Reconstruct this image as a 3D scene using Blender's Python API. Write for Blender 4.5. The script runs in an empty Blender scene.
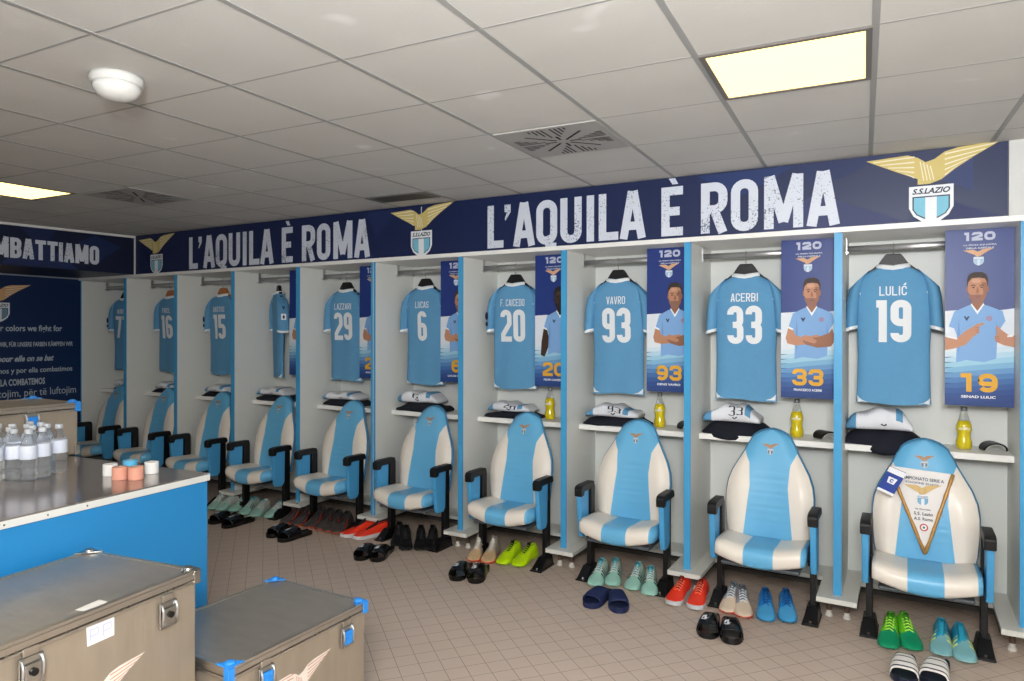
import bpy, math, random
from math import sin, cos, pi, radians, sqrt
random.seed(7)
sc = bpy.context.scene
col = sc.collection

# ---------------------------------------------------------------- camera, world, light, exposure
cam_d = bpy.data.cameras.new('camera'); cam = bpy.data.objects.new('camera', cam_d); col.objects.link(cam)
cam.location = (0, 0, 1.57)
cam.rotation_euler = (pi/2 - 0.0025, -0.0017, 0.521)
cam_d.sensor_width = 36; cam_d.lens = 690.2*36/1024
cam_d.shift_y = -6.9/1024
cam_d.clip_start = .05
sc.camera = cam
sc.view_settings.view_transform = 'Standard'; sc.view_settings.look = 'None'
sc.view_settings.gamma = 1; sc.view_settings.use_curve_mapping = False
sc.view_settings.exposure = 0.35
w = bpy.data.worlds.new('world'); sc.world = w; w.use_nodes = True
w.node_tree.nodes['Background'].inputs[0].default_value = (.8, .85, 1, 1)
w.node_tree.nodes['Background'].inputs[1].default_value = .15

def area(name, loc, rot, sx, sy, power, colr):
    d = bpy.data.lights.new(name, 'AREA'); d.shape = 'RECTANGLE'; d.size = sx; d.size_y = sy
    d.energy = power; d.color = colr
    o = bpy.data.objects.new(name, d); col.objects.link(o); o.location = loc; o.rotation_euler = rot
    return o
# camera flash bounced off the ceiling, plus a soft fill light added above the camera
area('bounced_flash', (0.1, -.35, 1.95), (radians(180-20), 0, radians(12)), .3, .3, 112, (.98, .985, 1))
area('soft_fill', (.05, -.3, 2.05), (radians(66), 0, radians(16)), .9, .5, 72, (.98, .99, 1))
# unseen fill lights added at ceiling height, behind and left of the camera
area('ceiling_fill_rear', (-2.6, -.6, 2.44), (0, 0, 0), 1.0, .5, 22, (1, .93, .8))
area('ceiling_fill_left', (-5.0, 1.0, 2.44), (0, 0, 0), .5, .5, 10, (1, .86, .7))

# ---------------------------------------------------------------- calibration numbers of the room
D = 4.158            # front plane of the locker row
PITCH = .8281
def S(i): return -7.7848 + i*PITCH      # strip i (left edge of locker i); 0..10
ZC, GX, GY, ROT = 2.5206, -.0029, .0143, .0497
def cz(x, y): return ZC + GX*(x+3) + GY*(y-4)
X1, X0 = -6.767, -7.770
YB = 4.66

# ---------------------------------------------------------------- materials
def lin(h):
    h = h.lstrip('#'); o = []
    for i in (0, 2, 4):
        c = int(h[i:i+2], 16)/255
        o.append(c/12.92 if c <= .04045 else ((c+.055)/1.055)**2.4)
    return (*o, 1)
MATS = {}
def mat(name, hexc, rough=.5, metal=0, var=.04, vscale=8, bump=0, bscale=60, emit=0, trans=0, ior=1.45, alpha=None, coat=0, stretch=None):
    if name in MATS: return MATS[name]
    m = bpy.data.materials.new(name); m.use_nodes = True
    nt = m.node_tree; b = nt.nodes['Principled BSDF']
    c = lin(hexc)
    tc = nt.nodes.new('ShaderNodeTexCoord')
    mp = nt.nodes.new('ShaderNodeMapping'); nt.links.new(tc.outputs['Object'], mp.inputs['Vector'])
    if stretch: mp.inputs['Scale'].default_value = stretch
    n = nt.nodes.new('ShaderNodeTexNoise'); n.inputs['Scale'].default_value = vscale; n.inputs['Detail'].default_value = 4
    nt.links.new(mp.outputs[0], n.inputs['Vector'])
    mx = nt.nodes.new('ShaderNodeMix'); mx.data_type = 'RGBA'
    mx.inputs[6].default_value = tuple(max(0, v*(1-var)) for v in c[:3])+(1,)
    mx.inputs[7].default_value = tuple(min(1, v*(1+var)) for v in c[:3])+(1,)
    nt.links.new(n.outputs['Fac'], mx.inputs[0]); nt.links.new(mx.outputs[2], b.inputs['Base Color'])
    b.inputs['Roughness'].default_value = rough; b.inputs['Metallic'].default_value = metal
    b.inputs['IOR'].default_value = ior
    if coat: b.inputs['Coat Weight'].default_value = coat; b.inputs['Coat Roughness'].default_value = .15
    if trans: b.inputs['Transmission Weight'].default_value = trans
    if emit:
        b.inputs['Emission Color'].default_value = c; b.inputs['Emission Strength'].default_value = emit
    if bump:
        n2 = nt.nodes.new('ShaderNodeTexNoise'); n2.inputs['Scale'].default_value = bscale; n2.inputs['Detail'].default_value = 5
        nt.links.new(mp.outputs[0], n2.inputs['Vector'])
        bp = nt.nodes.new('ShaderNodeBump'); bp.inputs['Strength'].default_value = bump; bp.inputs['Distance'].default_value = .01
        nt.links.new(n2.outputs['Fac'], bp.inputs['Height']); nt.links.new(bp.outputs[0], b.inputs['Normal'])
    MATS[name] = m
    return m
LAM = mat('white_laminate', 'dfe1dc', .42, var=.015)
LAM2 = mat('white_edge', 'eeeeea', .4, var=.01)
STRIP = mat('blue_edge', '459fd2', .35, var=.02)
BLK = mat('black_steel', '0c0c0e', .38, var=.1)
BLKP = mat('black_plastic', '101012', .45, var=.1, bump=.1, bscale=200)
BLUEP = mat('blue_panel', '4c9fd2', .4, var=.03)
LBLUE = mat('blue_leather', '66b2dd', .38, var=.03, bump=.12, bscale=350, coat=.15)
LWHITE = mat('cream_leather', 'e9e1d6', .42, var=.03, bump=.12, bscale=350, coat=.1)
RIM = mat('grey_rim', '4d5964', .5)
CHROME = mat('chrome', 'c4c4c6', .32, metal=.85, var=.02)
JERSEY = mat('sky_jersey', '5c97c0', .8, var=.05, vscale=30, bump=.15, bscale=500)
JWHITE = mat('white_fabric', 'e6ebee', .8, var=.04, vscale=60)
NAVY = mat('navy_fabric', '0d1220', .85, var=.2, vscale=20)
WOODH = mat('wood_hanger', 'b87440', .45, var=.15, stretch=(1, 8, 8))
ALU = mat('aluminium', 'a69a8a', .42, metal=.45, var=.12, vscale=5, bump=.08, bscale=14, stretch=(1, 5, 1))
ALUT = mat('aluminium_lid', 'a19a90', .34, metal=.6, var=.16, vscale=4, bump=.1, bscale=10, stretch=(2, 5, 1))
ALUE = mat('aluminium_edge', 'bdb6ac', .28, metal=.9, var=.08)
STEEL = mat('steel', 'b5b5b2', .25, metal=1, var=.08)
BLUEC = mat('blue_corner', '2f8be0', .4, var=.05)
PAPER = mat('paper', 'e9edf2', .8, var=.02)
TBLUE = mat('table_blue', '2886c4', .38, var=.02)
TTOP = mat('steel_top', 'aaa09a', .16, metal=.7, var=.05, vscale=3)
BLACKF = mat('black_rubber', '0a0a0b', .55, var=.1)

def distress(name, fg, bg):
    m = bpy.data.materials.new(name); m.use_nodes = True; nt = m.node_tree; b = nt.nodes['Principled BSDF']
    tc = nt.nodes.new('ShaderNodeTexCoord'); n = nt.nodes.new('ShaderNodeTexNoise'); n.inputs['Scale'].default_value = 95; n.inputs['Detail'].default_value = 6
    n3 = nt.nodes.new('ShaderNodeTexNoise'); n3.inputs['Scale'].default_value = 5
    ad = nt.nodes.new('ShaderNodeMath'); ad.operation = 'MULTIPLY_ADD'; ad.inputs[1].default_value = .55
    nt.links.new(tc.outputs['Object'], n.inputs['Vector']); nt.links.new(tc.outputs['Object'], n3.inputs['Vector'])
    nt.links.new(n3.outputs['Fac'], ad.inputs[0]); nt.links.new(n.outputs['Fac'], ad.inputs[2])
    r = nt.nodes.new('ShaderNodeValToRGB'); nt.links.new(ad.outputs[0], r.inputs[0])
    r.color_ramp.elements[0].position = .88; r.color_ramp.elements[0].color = lin(fg)
    r.color_ramp.elements[1].position = .97; r.color_ramp.elements[1].color = lin(bg)
    nt.links.new(r.outputs[0], b.inputs['Base Color']); b.inputs['Roughness'].default_value = .5
    return m
LETTER = distress('worn_lettering', 'd3dae6', '6f7a90')

def floor_mat():
    m = bpy.data.materials.new('floor_tiles'); m.use_nodes = True; nt = m.node_tree; b = nt.nodes['Principled BSDF']
    tc = nt.nodes.new('ShaderNodeTexCoord')
    mp = nt.nodes.new('ShaderNodeMapping'); mp.vector_type = 'TEXTURE'
    mp.inputs['Location'].default_value = (-2.058, 2.394, 0); mp.inputs['Rotation'].default_value = (0, 0, radians(-40.5))
    mp.inputs['Scale'].default_value = (.1, .1, .1)
    nt.links.new(tc.outputs['Object'], mp.inputs['Vector'])
    br = nt.nodes.new('ShaderNodeTexBrick'); br.offset = 0; br.squash = 1
    br.inputs['Scale'].default_value = 1; br.inputs['Brick Width'].default_value = 1; br.inputs['Row Height'].default_value = 1
    br.inputs['Mortar Size'].default_value = .018; br.inputs['Mortar Smooth'].default_value = .3
    br.inputs['Color1'].default_value = lin('c6b4a5'); br.inputs['Color2'].default_value = lin('c6b4a5')
    br.inputs['Mortar'].default_value = lin('8a7566')
    nt.links.new(mp.outputs[0], br.inputs['Vector'])
    n = nt.nodes.new('ShaderNodeTexNoise'); n.inputs['Scale'].default_value = 5; n.inputs['Detail'].default_value = 5
    nt.links.new(tc.outputs['Object'], n.inputs['Vector'])
    mx = nt.nodes.new('ShaderNodeMix'); mx.data_type = 'RGBA'; mx.blend_type = 'MULTIPLY'; mx.inputs[0].default_value = .25
    nt.links.new(br.outputs['Color'], mx.inputs[6]); nt.links.new(n.outputs['Color'], mx.inputs[7])
    cr = nt.nodes.new('ShaderNodeValToRGB'); cr.color_ramp.elements[0].color = (.7, .7, .7, 1); cr.color_ramp.elements[1].color = (1.15, 1.12, 1.1, 1)
    nt.links.new(n.outputs['Fac'], cr.inputs[0]); nt.links.new(cr.outputs[0], mx.inputs[7])
    nt.links.new(mx.outputs[2], b.inputs['Base Color']); b.inputs['Roughness'].default_value = .42
    bp = nt.nodes.new('ShaderNodeBump'); bp.inputs['Strength'].default_value = .35; bp.inputs['Distance'].default_value = .003; bp.invert = True
    nt.links.new(br.outputs['Fac'], bp.inputs['Height']); nt.links.new(bp.outputs[0], b.inputs['Normal'])
    return m
def ceil_mat():
    m = bpy.data.materials.new('ceiling_tiles'); m.use_nodes = True; nt = m.node_tree; b = nt.nodes['Principled BSDF']
    tc = nt.nodes.new('ShaderNodeTexCoord')
    n = nt.nodes.new('ShaderNodeTexNoise'); n.inputs['Scale'].default_value = 3.2; n.inputs['Detail'].default_value = 2
    nt.links.new(tc.outputs['Object'], n.inputs['Vector'])
    r = nt.nodes.new('ShaderNodeValToRGB'); e = r.color_ramp.elements
    e[0].position = .3; e[0].color = lin('c9c9c5'); e[1].position = .68; e[1].color = lin('cdcdc9')
    x = r.color_ramp.elements.new(.76); x.color = lin('e4e5e4')
    nt.links.new(n.outputs['Fac'], r.inputs[0]); nt.links.new(r.outputs[0], b.inputs['Base Color'])
    n2 = nt.nodes.new('ShaderNodeTexNoise'); n2.inputs['Scale'].default_value = 160
    nt.links.new(tc.outputs['Object'], n2.inputs['Vector'])
    bp = nt.nodes.new('ShaderNodeBump'); bp.inputs['Strength'].default_value = .15; bp.inputs['Distance'].default_value = .004
    nt.links.new(n2.outputs['Fac'], bp.inputs['Height']); nt.links.new(bp.outputs[0], b.inputs['Normal'])
    b.inputs['Roughness'].default_value = .8
    return m

# ---------------------------------------------------------------- mesh builder
class MB:
    def __init__(s): s.v = []; s.f = []; s.m = []
    def add(s, vs, fs, mi=0):
        k = len(s.v); s.v += [tuple(p) for p in vs]
        for i, f in enumerate(fs):
            s.f.append([k+j for j in f]); s.m.append(mi[i] if isinstance(mi, (list, tuple)) else mi)
        return s
    def box(s, x0, x1, y0, y1, z0, z1, mi=0):
        v = [(x, y, z) for z in (z0, z1) for y in (y0, y1) for x in (x0, x1)]
        return s.add(v, [(0, 2, 3, 1), (4, 5, 7, 6), (0, 1, 5, 4), (2, 6, 7, 3), (0, 4, 6, 2), (1, 3, 7, 5)], mi)
    def loft(s, rings, mi=0, capa=True, capb=True, closed=True):
        n = len(rings[0]); vs = [p for r in rings for p in r]; fs = []; ms = []
        for i in range(len(rings)-1):
            for j in range(n if closed else n-1):
                a = i*n+j; b = i*n+(j+1) % n
                fs.append((a, b, b+n, a+n)); ms.append(mi(i, j) if callable(mi) else mi)
        if capa: fs.append(tuple(range(n-1, -1, -1))); ms.append(mi(0, 0) if callable(mi) else mi)
        if capb: fs.append(tuple((len(rings)-1)*n+j for j in range(n))); ms.append(mi(len(rings)-2, 0) if callable(mi) else mi)
        return s.add(vs, fs, ms)
    def tube(s, pts, r, n=8, mi=0, caps=True):
        rings = []
        for i, p in enumerate(pts):
            a = pts[max(0, i-1)]; b = pts[min(len(pts)-1, i+1)]
            d = [b[k]-a[k] for k in range(3)]; l = sqrt(sum(q*q for q in d)) or 1; d = [q/l for q in d]
            up = (0, 0, 1) if abs(d[2]) < .9 else (1, 0, 0)
            u = (d[1]*up[2]-d[2]*up[1], d[2]*up[0]-d[0]*up[2], d[0]*up[1]-d[1]*up[0])
            l = sqrt(sum(q*q for q in u)); u = [q/l for q in u]
            v = (d[1]*u[2]-d[2]*u[1], d[2]*u[0]-d[0]*u[2], d[0]*u[1]-d[1]*u[0])
            rr = r[i] if isinstance(r, (list, tuple)) else r
            rings.append([tuple(p[k]+rr*(cos(2*pi*j/n)*u[k]+sin(2*pi*j/n)*v[k]) for k in range(3)) for j in range(n)])
        return s.loft(rings, mi, caps, caps)
    def lathe(s, prof, n=20, mi=0, c=(0, 0, 0)):
        rings = [[(c[0]+r*cos(2*pi*j/n), c[1]+r*sin(2*pi*j/n), c[2]+z) for j in range(n)] for r, z in prof]
        return s.loft(rings, mi)
    def prism(s, poly, f0, f1, mi=0):
        n = len(poly); a = [f0(*p) for p in poly]; b = [f1(*p) for p in poly]
        return s.loft([a, b], mi)
    def build(s, name, mats, parent=None, smooth=False, bevel=0, loc=None, rz=None, seg=2, subd=0):
        me = bpy.data.meshes.new(name); me.from_pydata(s.v, [], s.f)
        if not isinstance(mats, (list, tuple)): mats = [mats]
        for m in mats: me.materials.append(m)
        me.polygons.foreach_set('material_index', s.m)
        if smooth: me.polygons.foreach_set('use_smooth', [True]*len(me.polygons))
        me.update()
        o = bpy.data.objects.new(name, me); col.objects.link(o)
        if parent: o.parent = parent
        if loc: o.location = loc
        if rz is not None: o.rotation_euler = (0, 0, rz)
        if bevel:
            b = o.modifiers.new('bevel', 'BEVEL'); b.width = bevel; b.segments = seg; b.limit_method = 'ANGLE'
            if smooth or seg > 1:
                me.polygons.foreach_set('use_smooth', [True]*len(me.polygons)); b.harden_normals = True
        if subd:
            q = o.modifiers.new('sub', 'SUBSURF'); q.levels = subd; q.render_levels = subd
        return o
def fixn(o):
    import bmesh
    bm = bmesh.new(); bm.from_mesh(o.data); bmesh.ops.recalc_face_normals(bm, faces=bm.faces); bm.to_mesh(o.data); bm.free()
    return o
def tag(o, label=None, cat=None, group=None, kind=None):
    if label: o['label'] = label
    if cat: o['category'] = cat
    if group: o['group'] = group
    if kind: o['kind'] = kind
    return o
def empty(name, loc=(0, 0, 0), rz=0, label=None, cat=None, group=None):
    o = bpy.data.objects.new(name, None); col.objects.link(o); o.location = loc; o.rotation_euler = (0, 0, rz)
    o.empty_display_size = .1
    return tag(o, label, cat, group)
def copy_tree(o, parent=None):
    c = o.copy(); col.objects.link(c); c.parent = parent
    for ch in list(o.children): copy_tree(ch, c)
    return c

# ---------------------------------------------------------------- flat prints: layered coloured polygons mapped onto a surface
PC = {}
def pcol(h, rough=.55):
    k = 'print_'+h
    if k not in PC: PC[k] = mat(k, h, rough, var=.02, vscale=25)
    return PC[k]
class Print:
    def __init__(s, fn): s.fn = fn; s.mb = MB(); s.mats = []; s.layer = 0; s.n = 0
    def mi(s, m):
        if isinstance(m, str): m = pcol(m)
        if m not in s.mats: s.mats.append(m)
        return s.mats.index(m)
    def poly(s, pts, m, layer=None):
        s.n += 1; L = s.layer + .03*(s.n % 24)
        s.mb.add([s.fn(u, v, L) for u, v in pts], [tuple(range(len(pts)))], s.mi(m))
    def quads(s, qs, m):
        i = s.mi(m)
        for n_, q in enumerate(qs): s.mb.add([s.fn(u, v, s.layer+.012*(n_ % 30)) for u, v in q], [tuple(range(len(q)))], i)
    def ell(s, cx, cy, rx, ry, m, n=20, rot=0):
        c_, s_ = cos(rot), sin(rot)
        s.poly([(cx+rx*cos(t)*c_-ry*sin(t)*s_, cy+rx*cos(t)*s_+ry*sin(t)*c_) for t in [2*pi*k/n for k in range(n)]], m)
    def up(s): s.layer += 1
    def build(s, name, parent): return s.mb.build(name, s.mats, parent)
_tx = {}
def txt(sx, off=0.0, shear=0.0, bold=False):
    k = (sx, off, shear)
    if k not in _tx:
        cu = bpy.data.curves.new('t', 'FONT'); cu.body = sx; cu.offset = off; cu.shear = shear; cu.resolution_u = 3
        o = bpy.data.objects.new('t', cu); col.objects.link(o)
        dg = bpy.context.evaluated_depsgraph_get(); dg.update()
        me = bpy.data.meshes.new_from_object(o.evaluated_get(dg))
        vs = [(v.co.x, v.co.y) for v in me.vertices]; fs = [tuple(p.vertices) for p in me.polygons]
        bpy.data.meshes.remove(me); bpy.data.objects.remove(o); bpy.data.curves.remove(cu)
        _tx[k] = (vs, fs)
    return _tx[k]
def put_text(pr, s, x0, y0, w, h, m, off=.02, shear=0, slant=0):
    if not s.strip(): return
    vs, fs = txt(s, off, shear)
    ax = min(v[0] for v in vs); bx = max(v[0] for v in vs); ay = min(v[1] for v in vs); by = max(v[1] for v in vs)
    P = [pr.fn(x0+(x-ax)/(bx-ax)*w, y0+(y-ay)/(by-ay)*h + slant*(x-ax)/(bx-ax), pr.layer) for x, y in vs]
    pr.mb.add(P, fs, pr.mi(m))

# ---- block stroke lettering
def arcp(cx, cy, r, a0, a1, n=5): return [(cx+r*cos(radians(a0+(a1-a0)*i/n)), cy+r*sin(radians(a0+(a1-a0)*i/n))) for i in range(n+1)]
def glyph(ch, w, h, t):
    L, R, B, T, M = t/2, w-t/2, t/2, h-t/2, h/2
    r = min((R-L)/2, h*.3)*.95
    tl = arcp(L+r, T-r, r, 180, 90); tr = arcp(R-r, T-r, r, 90, 0); br = arcp(R-r, B+r, r, 0, -90); bl = arcp(L+r, B+r, r, -90, -180)
    r2 = min(r, (T-M)/2*.95); Mt = M
    if ch == 'L': return [([(L, h), (L, B), (w, B)], 0)]
    if ch == 'I': return [([(w/2, h), (w/2, 0)], 0)]
    if ch in 'O0': return [(tl+tr+br+bl, 1)]
    if ch == 'Q': return [(tl+tr+br+bl, 1), ([(w*.5, B*2.2), (w*.62, -t*.25), (w*.95, -t*.35)], 0)]
    if ch == 'D': return [([(L, B), (L, T)]+tr+br, 1)]
    if ch == 'U': return [([(L, h)]+[(x, y) for x, y in reversed(bl)]+[(x, y) for x, y in reversed(br)]+[(R, h)], 0)]
    if ch == 'A':
        return [([(t*.42, 0), (w*.5-t*.12, h)], 0), ([(w-t*.42, 0), (w*.5+t*.12, h)], 0), ([(w*.25, h*.27), (w*.75, h*.27)], 0)]
    if ch == 'V': return [([(t*.42, h), (w*.5, 0)], 0), ([(w-t*.42, h), (w*.5, 0)], 0)]
    if ch == 'M': return [([(L, 0), (L, h)], 0), ([(R, 0), (R, h)], 0), ([(L+t*.1, h), (w/2, h*.12)], 0), ([(R-t*.1, h), (w/2, h*.12)], 0)]
    if ch == 'N': return [([(L, 0), (L, h)], 0), ([(R, 0), (R, h)], 0), ([(L, h), (R, 0)], 0)]
    if ch == 'E': return [([(w, T), (L, T), (L, B), (w, B)], 0), ([(L, M), (w*.85, M)], 0)]
    if ch == 'F': return [([(w, T), (L, T), (L, 0)], 0), ([(L, M), (w*.85, M)], 0)]
    if ch == 'T': return [([(0, T), (w, T)], 0), ([(w/2, T), (w/2, 0)], 0)]
    if ch == 'Z': return [([(0, T), (R, T), (L, B), (w, B)], 0)]
    if ch in 'RP':
        q = [([(L, 0), (L, T)]+arcp(R-r2, T-r2, r2, 90, 0)+arcp(R-r2, Mt-t*.2+r2, r2, 0, -90)+[(L, Mt-t*.2)], 0)]
        if ch == 'R': q.append(([(w*.5, Mt-t*.2), (R, 0)], 0))
        return q
    if ch == 'B':
        return [([(L, B), (L, T)]+arcp(R-r2, T-r2, r2, 90, 0)+arcp(R-r2, M+r2, r2, 0, -90)+[(L, M)], 0), ([(L, M)]+arcp(R-r2, M-r2, r2, 90, 0)+arcp(R-r2, B+r2, r2, 0, -90)+[(L, B), (L, M)], 0)]
    if ch in 'CG': return [([(R, T-h*.26)]+list(reversed(tr))+list(reversed(tl))+list(reversed(bl))+list(reversed(br))+[(R, B+h*.26)], 0)]
    if ch == 'S' or ch == '$':
        return [([(R, T-r2-h*.03)]+list(reversed(arcp(R-r2, T-r2, r2, 90, 0)))+arcp(L+r2, T-r2, r2, 90, 180)+arcp(L+r2, M+r2, r2, 180, 270)+arcp(R-r2, M-r2, r2, 90, 0)+arcp(R-r2, B+r2, r2, 0, -90)+arcp(L+r2, B+r2, r2, -90, -180)+[(L, B+r2+h*.03)], 0)]
    if ch == '1': return [([(w*.62, 0), (w*.62, h)], 0), ([(w*.62, T), (w*.1, T)], 0)]
    if ch == '2': return [([(L, T-r2-h*.03)]+list(reversed(arcp(L+r2, T-r2, r2, 90, 180)))+arcp(R-r2, T-r2, r2, 90, 0)+[(R, M+h*.06), (L, B+h*.14), (L, B), (w, B)], 0)]
    if ch == '3':
        return [([(L, T-r2-h*.03)]+list(reversed(arcp(L+r2, T-r2, r2, 90, 180)))+arcp(R-r2, T-r2, r2, 90, 0)+arcp(R-r2, M+r2, r2, 0, -90)+[(w*.35, M)], 0),
                ([(w*.35, M)]+arcp(R-r2, M-r2, r2, 90, 0)+arcp(R-r2, B+r2, r2, 0, -90)+arcp(L+r2, B+r2, r2, -90, -180)+[(L, B+r2+h*.03)], 0)]
    if ch == '5': return [([(w, T), (L, T), (L, M+t*.2)]+arcp(R-r2, M+t*.2-r2, r2, 90, 0)+arcp(R-r2, B+r2, r2, 0, -90)+arcp(L+r2, B+r2, r2, -90, -180)+[(L, B+r2+h*.03)], 0)]
    if ch == '6': return [(([(R, T-r-h*.01)] if M-t*.2-B-r > t else [])+list(reversed(tr))[(0 if M-t*.2-B-r > t else 2):]+list(reversed(tl))+list(reversed(bl))+list(reversed(br))+arcp(R-r2, M+t*.2-r2, r2, 0, 90)+[(L, M+t*.2)], 0)]
    if ch == '9': return [(([(L, B+r+h*.01)] if M-t*.2-B-r > t else [])+list(reversed(bl))[(0 if M-t*.2-B-r > t else 2):]+list(reversed(br))+list(reversed(tr))+list(reversed(tl))+arcp(L+r2, M-t*.2+r2, r2, 180, 270)+[(R, M-t*.2)], 0)]
    if ch == '7': return [([(0, T), (R, T), (w*.35, 0)], 0)]
    if ch == '.': return [([(0, t/2), (t, t/2)], 0)]
    if ch == "'": return [([(w/2, h), (w/2, h*.86), (w*.2, h*.7)], 0)]
    return []
def stroke(path, closed, t):
    n = len(path); P = []
    for p in path:
        if not P or (abs(P[-1][0]-p[0])+abs(P[-1][1]-p[1])) > t*.03: P.append(p)
    if closed and abs(P[0][0]-P[-1][0])+abs(P[0][1]-P[-1][1]) < t*.03: P.pop()
    n = len(P); Lf = []; Rt = []
    for i in range(n):
        a = P[(i-1) % n] if closed or i > 0 else None; b = P[(i+1) % n] if closed or i < n-1 else None; p = P[i]
        def nrm(q, s_):
            dx, dy = s_[0]-q[0], s_[1]-q[1]; l = sqrt(dx*dx+dy*dy); return (-dy/l, dx/l)
        if a is None: nn = nrm(p, b); k = 1
        elif b is None: nn = nrm(a, p); k = 1
        else:
            n1 = nrm(a, p); n2 = nrm(p, b); nx, ny = n1[0]+n2[0], n1[1]+n2[1]; l = sqrt(nx*nx+ny*ny) or 1
            nn = (nx/l, ny/l); k = min(2.2, 1/max(.3, nn[0]*n1[0]+nn[1]*n1[1]))
        Lf.append((p[0]+nn[0]*t/2*k, p[1]+nn[1]*t/2*k)); Rt.append((p[0]-nn[0]*t/2*k, p[1]-nn[1]*t/2*k))
    return [(Lf[i], Rt[i], Rt[(i+1) % n], Lf[(i+1) % n]) for i in range(n if closed else n-1)]
def put_glyph(pr, ch, x0, y0, w, h, t, m, step=0):
    base = pr.layer
    for gi, (path, cl) in enumerate(glyph(ch, w, h, t)):
        pr.layer = base+gi*.45
        qs = [[(x0+a, y0+b) for a, b in q] for q in stroke(path, cl, t)]
        if step:      # split long quads so that they follow a curved cloth
            out = []
            for a, b, c, d in qs:
                l = sqrt((a[0]-d[0])**2+(a[1]-d[1])**2); k = max(1, int(l/step))
                for i in range(k):
                    f = lambda p, q, s_: (p[0]+(q[0]-p[0])*s_, p[1]+(q[1]-p[1])*s_)
                    out.append([f(a, d, i/k), f(b, c, i/k), f(b, c, (i+1)/k), f(a, d, (i+1)/k)])
            qs = out
        pr.quads(qs, m)
    pr.layer = base
def put_word(pr, s, x0, y0, wtot, h, tfrac, m, gap=.16, step=0, wd=None):
    wd = wd or {}
    def wf(c): return wd.get(c, {'I': .36, '1': .62, '.': .3, ' ': .5, "'": .4, 'M': 1.35}.get(c, 1.0))
    tot = sum(wf(c) for c in s)+gap*(len(s)-1); u = wtot/tot; t = u*tfrac; x = x0
    for c in s:
        if c != ' ': put_glyph(pr, c, x, y0, u*wf(c), h, t, m, step)
        x += u*(wf(c)+gap)
# ---- club crest (eagle over shield); hs = half wing span
EAG = [(-1, .50), (-.35, .53), (-.2, .47), (-.08, .38), (.05, .42), (.2, .53), (.4, .58), (1, .62), (.62, .40), (.35, .22), (.15, .06), (-.02, 0), (-.2, .0), (-.2, .1), (-.55, .27)]
def shieldpts(k, ky=1): return [(-.33*k, -.0), (.33*k, 0), (.33*k, -.38*ky), (.26*k, -.52*ky), (.13*k, -.62*ky), (0, -.68*ky), (-.13*k, -.62*ky), (-.26*k, -.52*ky), (-.33*k, -.38*ky)]
def crest(pr, cx, cy, hs, gold='d0bd74', cream='ece6cc', navy='1b2740', sky='7cc0d8', white='e8ecf0', text=True, detail=True):
    def T(p): return [(cx+a*hs, cy+b*hs) for a, b in p]
    # split the eagle in convex-ish pieces
    pr.poly(T([(-1, .50), (-.35, .53), (-.2, .47), (-.2, .1), (-.55, .27)]), gold)
    pr.poly(T([(-.2, .47), (-.08, .38), (.05, .42), (.15, .06), (-.02, 0), (-.2, 0), (-.2, .1)]), gold)
    pr.poly(T([(.05, .42), (.2, .53), (.4, .58), (.35, .22), (.15, .06)]), gold)
    pr.poly(T([(.4, .58), (1, .62), (.62, .40), (.35, .22)]), gold)
    pr.poly(T([(x, y-.03) for x, y in shieldpts(1)]), white)
    pr.up()
    if detail:
        for k in range(5):
            a = k/5
            pr.poly(T([(-.9+.12*k, .47-.06*k), (-.25, .50-.09*k), (-.25, .475-.09*k), (-.88+.12*k, .455-.06*k)]), cream)
            pr.poly(T([(.92-.13*k, .59-.075*k), (.2, .50-.09*k), (.2, .475-.09*k), (.9-.13*k, .57-.075*k)]), cream)
        for k in range(4): pr.poly(T([(-.17+.05*k, .40-.03*k), (-.155+.05*k, .40-.03*k), (-.10+.05*k, .06), (-.115+.05*k, .06)]), cream)
    pr.poly(T([(x*.84, y*.84-.2*.84-.03+.02) if y < -.01 else (x*.84, -.21) for x, y in shieldpts(1, .8)]), navy)
    pr.up()
    q = [(x*.78, y*.78*.8-.21) if y < -.01 else (x*.78, -.23) for x, y in shieldpts(1, .95)]
    pr.poly(T(q), sky)
    if text: put_text(pr, 'S.S.LAZIO', cx-.28*hs, cy-.17*hs, .56*hs, .10*hs, navy, .03, .3)
    pr.up()
    pr.poly(T([(-.085, -.23), (.085, -.23), (.085, -.66), (0, -.685), (-.085, -.66)]), white)
    pr.layer -= 3

# ================================================================ SETTING
def struct(name, mb, m, **k): return tag(mb.build(name, m, **k), kind='structure')
struct('floor', MB().box(-9.2, 1.7, -1.9, YB+.02, -.05, 0), floor_mat())
cm = MB(); cs = [(-9.2, -1.9), (1.7, -1.9), (1.7, YB+.02), (-9.2, YB+.02)]
cm.add([(x, y, cz(x, y)) for x, y in cs]+[(x, y, cz(x, y)+.08) for x, y in cs], [(3, 2, 1, 0), (4, 5, 6, 7), (0, 1, 5, 4), (1, 2, 6, 5), (2, 3, 7, 6), (3, 0, 4, 7)])
struct('ceiling', cm, ceil_mat())
WALLM = mat('painted_wall', 'd8d6cf', .7, var=.02)
struct('wall_back', MB().box(-9.2, 1.7, YB+.02, YB+.12, 0, 2.56), WALLM)
struct('wall_right', MB().box(1.6, 1.7, -1.9, YB+.02, 0, 2.56), WALLM)
struct('wall_front', MB().box(-9.2, 1.7, -2.0, -1.9, 0, 2.56), mat('far_wall_paint', '9aa3ae', .7, var=.05))
struct('wall_left', MB().box(-9.2, X0-.02, -1.9, YB+.02, 0, 2.56), mat('left_wall_paint', '1c3d6c', .6))
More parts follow.
